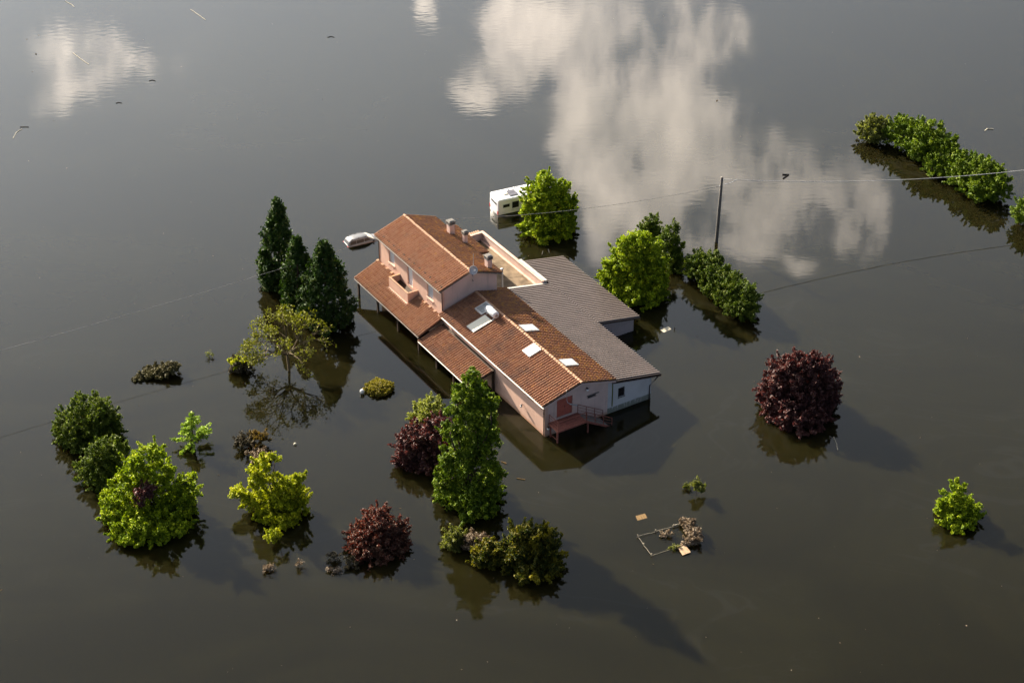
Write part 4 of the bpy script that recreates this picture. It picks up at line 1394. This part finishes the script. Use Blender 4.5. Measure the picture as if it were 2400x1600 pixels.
tree('drowned_twigs', 800, 1300, [(808, 1294, 16, 12)], 'drowned_dark', 'dark drowned shrub hugging the reddish purple shrub', 'shrub', leaf=.16, clump=.24, per=24, seed=32, trunk=.03, skirt=False)
tree('drowned_twigs', 766, 1286, [(766, 1277, 13, 10)], 'drowned_dark', 'dark drowned twigs left of the reddish purple shrub', 'shrub', leaf=.15, clump=.2, per=14, seed=33, trunk=.03, skirt=False)
tree('drowned_twigs', 764, 1312, [(757, 1309, 8, 5), (775, 1312, 10, 4)], 'dry', 'few drowned leaves below the dark twigs by the reddish shrub', 'shrub', leaf=.13, clump=.15, per=9, seed=34, trunk=.02, skirt=False)
tree('drowned_twigs', 616, 1308, [(614, 1304, 11, 7)], 'dry', 'brown twig tuft under the mirrored lime yellow maple', 'shrub', leaf=.13, clump=.16, per=14, seed=35, trunk=.02, skirt=False)
tree('drowned_twigs', 685, 1303, [(686, 1297, 7, 8)], 'dry', 'small dry twig tuft right of the mirrored lime yellow maple', 'shrub', leaf=.12, clump=.15, per=12, seed=36, trunk=.02, skirt=False)
tree('drowned_twigs', 482, 820, [(482, 815, 8, 5)], 'olive', 'faint grey plant tips in open water near the drowned shrub', 'shrub', leaf=.11, clump=.14, per=6, seed=37, trunk=.02, skirt=False)
# around the house
tree('broadleaf_tree', 1262, 524, [(1250, 412, 22, 18), (1256, 440, 46, 32), (1292, 450, 26, 26), (1228, 462, 26, 28), (1262, 480, 58, 42), (1305, 490, 18, 34), (1220, 505, 22, 36), (1262, 520, 58, 36)], 'bright', 'round green tree hiding the front of the motorhome', leaf=.22, clump=.42, per=46, seed=40)
tree('broadleaf_tree', 1455, 666, [(1468, 550, 28, 20), (1442, 575, 40, 32), (1485, 585, 36, 36), (1412, 620, 30, 32), (1455, 620, 56, 46), (1505, 620, 26, 36), (1410, 650, 30, 32), (1455, 668, 64, 46), (1500, 660, 34, 42)], 'bright', 'big green tree overhanging the metal shed roof', leaf=.22, clump=.44, per=46, seed=41, trunk=.22)
tree('juniper', 1500, 572, [(1495, 512, 20, 15), (1492, 535, 24, 22), (1505, 555, 26, 26)], 'cypress', 'dark juniper peeking out behind the big green tree', leaf=.16, clump=.32, per=44, seed=42)
tree('juniper', 1546, 604, [(1548, 528, 12, 14), (1530, 550, 24, 22), (1545, 580, 26, 30), (1552, 608, 22, 24)], 'cypress', 'ragged olive juniper between the big green tree and the pole', leaf=.16, clump=.32, per=40, seed=43)
for i, (pts, lab) in enumerate((
        ([(1592, 640, 1.0, 2.0), (1610, 640, 1.4, 2.7), (1630, 652, 1.4, 2.5), (1640, 640, .6, 2.6)], 'rear juniper of the three-bush hedge by the pole'),
        ([(1648, 672, 1.5, 2.4), (1668, 684, 1.5, 2.5), (1655, 690, 1.2, 1.8)], 'middle juniper of the three-bush hedge by the pole'),
        ([(1686, 704, 1.5, 2.5), (1704, 716, 1.5, 2.6), (1712, 732, 1.2, 2.2), (1694, 726, 1.2, 1.8)], 'front juniper of the three-bush hedge by the pole'))):
    tree('juniper', 0, 0, None, 'cypress', lab, 'shrub', leaf=.15, clump=.28, per=40, seed=44 + i, trunk=.08, group='hedge junipers by the pole', up=.5, skirt=False, at=lobes_ground(pts))
tree('purple_tree', 1835, 934, [(1842, 828, 32, 22), (1800, 850, 32, 28), (1875, 850, 36, 32), (1835, 868, 56, 40), (1775, 893, 32, 32), (1902, 885, 26, 32), (1835, 905, 78, 46), (1790, 925, 44, 38), (1880, 918, 44, 40), (1835, 950, 66, 40)], 'purple', 'large solitary purple tree right of the house', leaf=.19, clump=.36, per=48, seed=50, trunk=.2)
tree('young_tree', 2200, 1184, [(2202, 1125, 16, 16), (2198, 1148, 30, 20), (2168, 1160, 20, 14), (2205, 1172, 44, 26), (2225, 1185, 24, 20), (2198, 1195, 38, 24)], 'bright', 'small bright green tree near the right edge', leaf=.19, clump=.32, per=42, seed=51)
tree('sapling', 1600, 1136, [(1603, 1115, 12, 12), (1612, 1122, 8, 8)], 'olive', 'pale sapling tip above water, right of the stair', 'shrub', leaf=.17, clump=.2, per=22, seed=52, trunk=.02, skirt=False)
tree('sapling', 1580, 1122, [(1578, 1118, 8, 5)], 'olive', 'tiny leafy twig left of the pale sapling tip', 'shrub', leaf=.15, clump=.14, per=12, seed=53, trunk=.02, skirt=False)
# far hedge, upper right
for i, (pts, mt, lab) in enumerate((
        ([(1998, 318, 1.1, 2.3), (1984, 322, .8, 1.6), (2018, 322, 1.1, 2.4), (2004, 328, 1.0, 1.6)], 'olive', 'small olive shrub at the left end of the far hedge'),
        ([(2052, 330, 1.1, 2.4), (2070, 336, 1.5, 2.9), (2098, 346, 1.8, 3.2), (2128, 362, 2.0, 3.7), (2155, 380, 1.8, 3.3), (2110, 372, 1.4, 2.2), (2180, 398, 1.6, 2.7), (2150, 402, 1.2, 1.8)], 'green', 'largest shrub of the far hedge, upper right'),
        ([(2205, 412, 1.5, 2.7), (2232, 426, 1.8, 3.2), (2258, 442, 1.8, 3.4), (2280, 460, 1.5, 2.9), (2245, 458, 1.4, 1.9), (2205, 432, 1.2, 1.7)], 'green', 'right-hand shrub of the far hedge under the cable'),
        ([(2350, 512, 1.2, 2.4), (2368, 522, 1.5, 2.6)], 'green', 'shrub cut off by the right edge of the picture'))):
    tree('hedge_shrub', 0, 0, None, mt, lab, 'shrub', leaf=.19, clump=.36, per=40, seed=60 + i, group='far hedge', skirt=False, at=lobes_ground(pts))

# little pale larch in open water on the left
rg = np.random.default_rng(70)
B = G(445 * KD, 1017 * KD)
T = V(443 * KD, 950 * KD, B[1]) - B
lar = empty('young_larch', B, 0, 'thin pale green larch with tiered branches in open water', 'tree')
mb = MB()
H = T[2]
mb.tube([(0, 0, -1), (.0, 0, H * .5), (T[0], 0, H)], [.06, .04, .01], 6)
P, N = [], []
for i in range(46):
    t = rg.uniform(.02, .95)
    a = rg.uniform(0, 2 * math.pi)
    ln = 2.15 * (1 - t) ** .9 * rg.uniform(.55, 1.1) + .15
    p0 = np.array([T[0] * t, 0, t * H])
    p1 = p0 + np.array([math.cos(a) * ln, math.sin(a) * ln, .12 * ln + rg.normal(0, .1)])
    mb.tube([p0, p1], [.02, .006], 3)
    m = int(34 * ln + 8)
    s = rg.uniform(.25, 1.05, m)[:, None]
    P.append(p0 + (p1 - p0) * s + rg.normal(0, .085, (m, 3)))
    N.append(rg.normal(0, .5, (m, 3)) + np.array([0, 0, 1.0]))
P, N = np.concatenate(P), np.concatenate(N)
ok = P[:, 2] > .03
mb.build('trunk', M['bark'], lar)
link_mesh('crown', leaves(P[ok], N[ok], .14, rg, 2.0), quads(int(ok.sum())), L['spruce'], lar)
# ------------------------------------------------------------------ vehicles, pole, cables, small things
def loft(sections, name, mat, parent, smooth=True, caps=True):
    """sections: list of rings (equal point counts)"""
    n = len(sections[0])
    vs = [p for s_ in sections for p in s_]
    fs = []
    for i in range(len(sections) - 1):
        for k in range(n):
            fs.append((i * n + k, i * n + (k + 1) % n, (i + 1) * n + (k + 1) % n, (i + 1) * n + k))
    if caps:
        fs += [tuple(range(n - 1, -1, -1)), tuple(range((len(sections) - 1) * n, len(sections) * n))]
    return MB().poly(vs, fs).build(name, mat, parent, smooth)


# --- drowned estate car; local x forward, z=0 is the water line
car = empty('estate_car', (-16.85, 195.62, -.27), R(26.2), 'silver estate car sunk to its windows beside the house', 'car')
ZO = -.55                                        # wheels stand this far (plus tyre) below the water


def ring(x, hw, zb, zt, crown=.06, n=5):
    pts = [(x, -hw, zb), (x, -hw, zt - .10)]
    for i in range(n):
        t = -1 + 2 * i / (n - 1)
        pts.append((x, t * hw * .90, zt + crown * (1 - t * t)))
    pts += [(x, hw, zt - .10), (x, hw, zb)]
    return pts


body = [ring(-2.12, .74, -.5, .24, .02), ring(-2.05, .80, -.7, .36, .03), ring(-1.3, .85, -.8, .40), ring(.2, .86, -.8, .40), ring(.9, .85, -.8, .38, .05), ring(1.5, .84, -.8, .32, .07), ring(2.05, .78, -.7, .20, .06), ring(2.22, .66, -.5, .05, .03)]
loft(body, 'body', M['car_silver'], car)
cab = [ring(-2.04, .72, .30, .40, .02), ring(-1.86, .68, .30, .74, .03), ring(-1.60, .65, .30, .90, .04), ring(-.9, .65, .30, .96, .05), ring(0.0, .65, .30, .95, .05), ring(.42, .64, .30, .88, .05), ring(1.18, .74, .30, .40, .04)]
loft(cab, 'roof', M['car_silver'], car)
# glazing, a touch proud of the cabin shell
for sy in (-1, 1):
    y0, y1 = sy * .745, sy * .672
    for nm, xa, xb, xc, xd in (('side_window', -1.80, -1.05, -1.02, -1.66), ('side_window', -1.0, -.12, -.12, -.97), ('side_window', -.06, .88, .36, -.06)):
        q = [(xa, sy * .715, .42), (xb, sy * .715, .42), (xc, sy * .672, .82), (xd, sy * .672, .82)]
        MB().poly(q + [(p[0], p[1] - sy * .06, p[2]) for p in q], [(0, 1, 2, 3), (7, 6, 5, 4), (0, 4, 5, 1), (1, 5, 6, 2), (2, 6, 7, 3), (3, 7, 4, 0)]).build(nm, M['car_glass'], car)
    MB().box(-2.02, 1.1, sy * .80 - .065, sy * .80 + .065, .02, .30).build('door_panel', M['car_side'], car)
    MB().bar((-1.55, sy * .58, 1.0), (.15, sy * .58, 1.02), .035).build('roof_rail', M['car_silver'], car)
    for xx in (-1.5, -.7, .1):
        MB().box(xx - .04, xx + .04, sy * .58 - .03, sy * .58 + .03, .93, 1.045).build('rail_foot', M['black'], car)
    MB().box(-2.14, -1.98, sy * .66 - .10, sy * .66 + .10, .05, .34).build('tail_lamp', M['tail_red'], car)
    MB().lathe((.95, sy * .93, .42), [(.02, -.10), (.09, -.06), (.09, .06), (.02, .10)], 8, 'x').build('mirror', M['black'], car)
MB().poly([(-2.045, -.55, .44), (-2.045, .55, .44), (-1.895, .52, .72), (-1.895, -.52, .72), (-1.99, -.55, .44), (-1.99, .55, .44), (-1.84, .52, .72), (-1.84, -.52, .72)],
          [(0, 1, 2, 3), (4, 7, 6, 5), (0, 4, 5, 1), (2, 6, 7, 3), (1, 5, 6, 2), (0, 3, 7, 4)]).build('rear_window', M['car_glass'], car)
MB().poly([(1.13, -.62, .47), (1.13, .62, .47), (.50, .55, .885), (.50, -.55, .885), (1.06, -.62, .43), (1.06, .62, .43), (.43, .55, .845), (.43, -.55, .845)],
          [(0, 1, 2, 3), (4, 7, 6, 5), (0, 4, 5, 1), (2, 6, 7, 3), (1, 5, 6, 2), (0, 3, 7, 4)]).build('windscreen', M['collector'], car)
car.rotation_euler = (R(-1.5), R(-1.2), R(26.2))

# --- motorhome; local x forward, y left, rear right corner near the camera
mh = empty('motorhome', (-2.11, 202.4, 0), R(25.6), 'white motorhome flooded to its windows behind the house', 'motorhome')
Wm, Lm, Hm = 2.36, 7.2, 1.95


def rbox(x0, x1, y0, y1, z0, z1, r, name, mat, parent):
    import bmesh
    o = MB().box(x0, x1, y0, y1, z0, z1).build(name, mat, parent)
    bm = bmesh.new()
    bm.from_mesh(o.data)
    bmesh.ops.bevel(bm, geom=[e for e in bm.edges], offset=r, segments=3, affect='EDGES', profile=.5)
    bm.to_mesh(o.data)
    bm.free()
    o.data.shade_smooth()
    return o


rbox(0, Lm, -Wm / 2, Wm / 2, -1.1, Hm, .16, 'body', M['rv_white'], mh)
rbox(Lm - .3, Lm + 1.1, -1.02, 1.02, -1.2, .75, .22, 'cab', M['rv_white'], mh)
# right side (facing the camera): windows with frames, vent grilles, awning rail
for (x0, x1, z0, z1) in ((.62, 1.42, .92, 1.28), (1.78, 2.62, .62, 1.42), (4.6, 5.6, .8, 1.4)):
    fr = MB().box(x0 - .06, x1 + .06, -Wm / 2 - .022, -Wm / 2 + .02, z0 - .06, z1 + .06).build('window', M['shutter'], mh)
    MB().box(x0, x1, -Wm / 2 - .034, -Wm / 2 - .023, z0, z1).build('pane', M['glass'], fr)
for (x0, x1) in ((1.70, 2.06), (2.20, 2.62)):
    MB().box(x0, x1, -Wm / 2 - .02, -Wm / 2 + .02, .34, .46).build('vent_grille', M['shutter'], mh)
MB().tube([(.75, -Wm / 2 - .03, Hm - .16), (4.4, -Wm / 2 - .03, Hm - .16)], .07, 8).build('awning_case', M['rv_white'], mh)
MB().box(.75, 4.4, -Wm / 2 + .03, -Wm / 2 + .05, Hm + .001, Hm + .03).build('awning_rail', M['galv'], mh)
fr = MB().box(-.03, .02, -.72, .72, 1.14, 1.46).build('rear_window', M['galv'], mh)
MB().box(-.042, -.031, -.66, .66, 1.18, 1.42).build('pane', M['glass'], fr)
for sy in (-1, 1):
    MB().box(-.03, .10, sy * (Wm / 2 - .13) - .09, sy * (Wm / 2 - .13) + .09, .10, .52).build('tail_lamp', M['tail_red'], mh)
MB().box(-.025, .02, -.12, .22, .38, .47).build('handle', M['galv'], mh)
for k in (0, 1):
    MB().box(1.72, 2.75, -.70 + k * .62, -.12 + k * .62, Hm + .05, Hm + .085).build('solar_panel', M['solar_cell'], mh)
MB().box(1.20, 1.66, -.18, .28, Hm + .005, Hm + .10).build('roof_hatch', M['collector'], mh)
for (x, y, w_) in ((2.2, .80, .10), (2.45, .98, .08), (3.0, .95, .10), (3.3, .92, .08), (3.5, -.1, .16), (3.55, -.55, .20), (4.2, .4, .3)):
    MB().lathe((x, y, Hm), [(w_, 0), (w_, .07), (w_ * .6, .10)], 8).build('roof_vent', M['galv'], mh)
mh.rotation_euler = (R(1.2), R(.6), R(25.6))

# --- utility pole and cables
pb = G(1679, 567)
pole = empty('utility_pole', pb, 0, 'leaning grey timber utility pole right of the trees', 'pole')
ptop = np.array([23.2, 194.9, 8.4])
rel = ptop - pb
MB().tube([(-rel[0] * .2, -rel[1] * .2, -1.7), (0, 0, 0), tuple(rel * .5), tuple(rel)], [.21, .20, .18, .155], 10).build('shaft', M['pole'], pole, True)
MB().bar(tuple(rel - np.array([.2, .0, .35])), tuple(rel + np.array([.28, .0, -.35])), .05).build('bracket', M['galv'], pole)
MB().bar(tuple(rel - np.array([.0, .0, .9])), tuple(rel + np.array([.40, .0, -.9])), .04).build('bracket', M['galv'], pole)
for dx, dz in ((.30, -.22), (.42, -.86), (-.22, -1.1)):
    MB().ball((rel[0] + dx, rel[1], rel[2] + dz), .06, 8).build('insulator', M['shutter'], pole)


def cable(a, b, sag, label, r=.020, n=60, mat='cable'):
    a, b = Vector(a), Vector(b)
    pts = [a.lerp(b, t / n) - Vector((0, 0, 4 * sag * (t / n) * (1 - t / n))) for t in range(n + 1)]
    tag(MB().tube(pts, r, 5).build('overhead_cable', M[mat], None, True), label, 'cable')


hp = np.array(HO) + np.array([math.cos(HYAW) * 7.0 - math.sin(HYAW) * 33.3, math.sin(HYAW) * 7.0 + math.cos(HYAW) * 33.3, 6.2])
cable(ptop + np.array([.3, 0, -.25]), (92, 210.8, 7.6), 2.9, 'pale twisted cable running right from the pole top', .034, mat='cable_pale')
cable(ptop + np.array([-.2, 0, -1.1]), hp, .85, 'thin dark cable from the pole to the rear of the house')
cable(hp, (-86, 144.5, 6.4), 1.3, 'thin pale cable from the house towards the lower left', .017)
MB().tube([tuple(ptop + np.array([.42, 0, -.86])), tuple(ptop + np.array([.9, .05, -.75])), tuple(ptop + np.array([1.7, .2, -.42]))], .03, 5).build('cable_loop', M['galv'], None)
tag(bpy.data.objects['cable_loop'], 'short loose cable loop beside the pole top', 'cable')

# --- flooded garden pen
pen = empty('garden_fence', G(1540, 1262), 0, 'rectangular garden fence with only its top rails above water', 'fence')
PO = G(1540, 1262)
c1, c2, c3, c4 = [G(*p, .14) - PO for p in ((1494, 1255.5), (1527, 1299.5), (1582, 1281), (1600, 1226))]


def wob_rail(a, b, name='top_rail', n=7, r=.02, dz=-.04):
    rr = np.random.default_rng(int(abs(a[0] * 100)) + n)
    pts = [a + (b - a) * t + np.array([0, 0, dz]) + (rr.normal(0, .03, 3) * np.array([1, 1, .6]) if 0 < t < 1 else 0) for t in np.linspace(0, 1, n)]
    MB().tube(pts, r, 5).build(name, M['rail'], pen)


wob_rail(c1, c2)
wob_rail(c1, c4)
wob_rail(c2, c3, r=.02, dz=-.09)
wob_rail(c1 + (c4 - c1) * .78, c4, r=.06, dz=.02)
for t, (a, b) in ((0, (c1, c4)), (.40, (c1, c4)), (.80, (c1, c4)), (1, (c1, c4)), (.45, (c1, c2)), (1, (c1, c2)), (1, (c2, c3))):
    p = a + (b - a) * t
    MB().bar((p[0], p[1], -1.2), (p[0], p[1], .30), .09).build('fence_post', M['rail'], pen)
tree('drowned_hedge', 0, 0, None, 'dry', 'dry brown drowned hedge at the right end of the garden fence', 'hedge', leaf=.15, clump=.20, per=26, seed=80, trunk=.03, skirt=False, spr=.12,
     at=lobes_ground([(1571, 1204, .42, .6), (1581, 1210, .5, .7), (1588, 1220, .5, .7), (1595, 1231, .52, .7), (1601, 1242, .5, .6), (1586, 1248, .36, .45), (1575, 1251, .30, .35)]))
tree('drowned_weed', 1536, 1228, [(1536, 1222, 7, 4), (1524, 1228, 8, 3.5)], 'dry', 'dead weeds tangled on the rear rail of the garden fence', 'weed', leaf=.12, clump=.14, per=12, seed=81, trunk=.015, skirt=False)
tree('drowned_weed', 1550, 1258, [(1552, 1255, 7, 3), (1541, 1259, 6, 2.5)], 'olive', 'dead weeds on the front rail beside the loose board', 'weed', leaf=.12, clump=.12, per=9, seed=82, trunk=.015, skirt=False)
bq = [G(1586.9, 1279.5, .22), G(1603.9, 1272.5, .26), G(1619.1, 1292.8, .12), G(1599.9, 1300.2, .10)]
bo = empty('loose_board', bq[3], 0, 'square weathered plywood board lying on the garden fence corner', 'board')
MB().slab([tuple(p - bq[3]) for p in (bq[3], bq[2], bq[1], bq[0])], .05).build('panel', M['board'], bo)
MB().bar(tuple(bq[0] - bq[3] + np.array([.05, -.1, .02])), tuple(bq[1] - bq[3] + np.array([-.05, -.1, .02])), .05).build('batten', M['board'], bo)
sq = [G(1489.5, 1208.5, .012), G(1511.5, 1202.5, .012), G(1517.5, 1212.8, .012), G(1494, 1219, .012)]
so = empty('awash_board', sq[3], 0, 'ochre board lying just awash left of the garden fence', 'board')
for k in range(4):
    a, b = k / 4 + .01, (k + 1) / 4 - .01
    f = lambda u, v: tuple(sq[3] + (sq[2] - sq[3]) * u + (sq[0] - sq[3]) * v + (sq[1] - sq[2] - sq[0] + sq[3]) * u * v - sq[3])
    MB().slab([f(a, 0), f(b, 0), f(b, 1), f(a, 1)], .03).build('plank', M['sunk'], so)
sq = [G(1548, 773, .012), G(1566, 765, .012), G(1573, 771, .012), G(1556, 779, .012)]
o = empty('awash_sheet', sq[3], 0, 'pale panel just awash beside the tree right of the shed', 'board')
MB().slab([tuple(p - sq[3]) for p in (sq[3], sq[2], sq[1], sq[0])], .03).build('panel', M['drift'], o)
MB().box(-.05, .05, -.05, .05, -.5, .30).build('stake', M['dark_pipe'], o).location = tuple(G(1581, 773) - sq[3])

# --- small floating things
def ballthing(px, py, r, label, mat='globe'):
    p = G(px * KD, py * KD)
    o = empty('garden_lamp', p, 0, label, 'lamp')
    MB().ball((0, 0, .28), r).build('globe', M[mat], o, True)
    MB().lathe((0, 0, -.8), [(.09, 0), (.09, .86), (.13, .92), (.13, .95)], 10).build('post', M['rail'], o)


ballthing(832, 904, .24, 'white globe garden lamp left of the clipped yellow shrub')
bo_ = empty('floating_ball', G(678 * KD, 1021 * KD), 0, 'pale ball floating alone left of the purple tree', 'ball')
MB().ball((0, 0, .06), .16).build('shell', M['drift'], bo_, True)


def drift(pts, r, mat, label, name='drift_stick'):
    w_ = [G(x * KD, y * KD, .03) for x, y in pts]
    o = MB().tube([p - w_[0] for p in w_], r, 5).build(name, M[mat])
    o.location = tuple(w_[0])
    tag(o, label, 'stick')


drift([(150, 3), (165, 11), (170, 16)], .03, 'drift', 'pale straight stick at the top edge, left')
drift([(438, 22), (455, 34), (472, 46)], .03, 'drift', 'pale straight stick at the top, right of the left cloud reflection')
drift([(168, 122), (186, 136), (204, 148)], .03, 'drift', 'pale stick inside the left cloud reflection')
drift([(752, 86), (760, 84), (768, 86)], .05, 'drift_dark', 'black curved stick far left of the big cloud reflection')
drift([(342, 186), (350, 184), (357, 186)], .05, 'drift_dark', 'black curved stick below the left cloud reflection, right one')
drift([(266, 237), (273, 235.5), (280, 237)], .05, 'drift_dark', 'black curved stick just under the left cloud reflection')
drift([(46, 292), (56, 291.5), (66, 292)], .05, 'drift_dark', 'black straight stick near the left edge')
drift([(30, 318), (38, 304), (50, 297)], .035, 'drift', 'pale crooked twig near the left edge')
drift([(1797, 401), (1811, 401.5), (1799, 410)], .11, 'drift_dark', 'black hooked branch floating just above the right-hand cable')
drift([(1915, 1003), (1922, 1020), (1924, 1033)], .05, 'rail', 'pale slanting stick beside the large purple tree')
drift([(1187, 1098), (1206, 1101)], .05, 'sunk', 'brown stick awash right of the tall tree')
drift([(1245, 585), (1247, 577)], .05, 'drift_dark', 'dark reed tip behind the metal roof, nearer the trees')
drift([(1262, 580), (1259, 572)], .05, 'drift_dark', 'dark reed tip behind the metal roof, nearer the motorhome tree')
drift([(1152, 1060), (1163, 1064)], .06, 'sunk', 'olive twig floating right of the tall tree trunk')
drift([(2262, 301), (2268, 296), (2282, 297)], .07, 'drift', 'pale plant stem in open water far right')

drift([(1591, 586), (1592, 574), (1590, 566)], .04, 'drift_dark', 'bare upright twig left of the juniper hedge')
drift([(1600, 582), (1597, 575), (1602, 568)], .03, 'drift_dark', 'forked bare twig touching the rear hedge juniper')
# hundreds of tiny flecks of leaf and foam
rg = np.random.default_rng(5)
n = 240
fx, fy = rg.uniform(-60, 2460, n), rg.uniform(-20, 1640, n)
P = np.array([G(x, y, .012) for x, y in zip(fx, fy)])
N = np.tile(np.array([0, 0, 4.0]), (n, 1))
sz_ = rg.uniform(.03, .11, n) * np.where(rg.random(n) < .06, 2.0, 1.0)
o = link_mesh('floating_flecks', leaves(P, N, sz_, rg, 1.9, .05), quads(n), L['dry'])
tag(o, 'tiny pale leaf flecks scattered over the open water', 'debris', None, 'stuff')
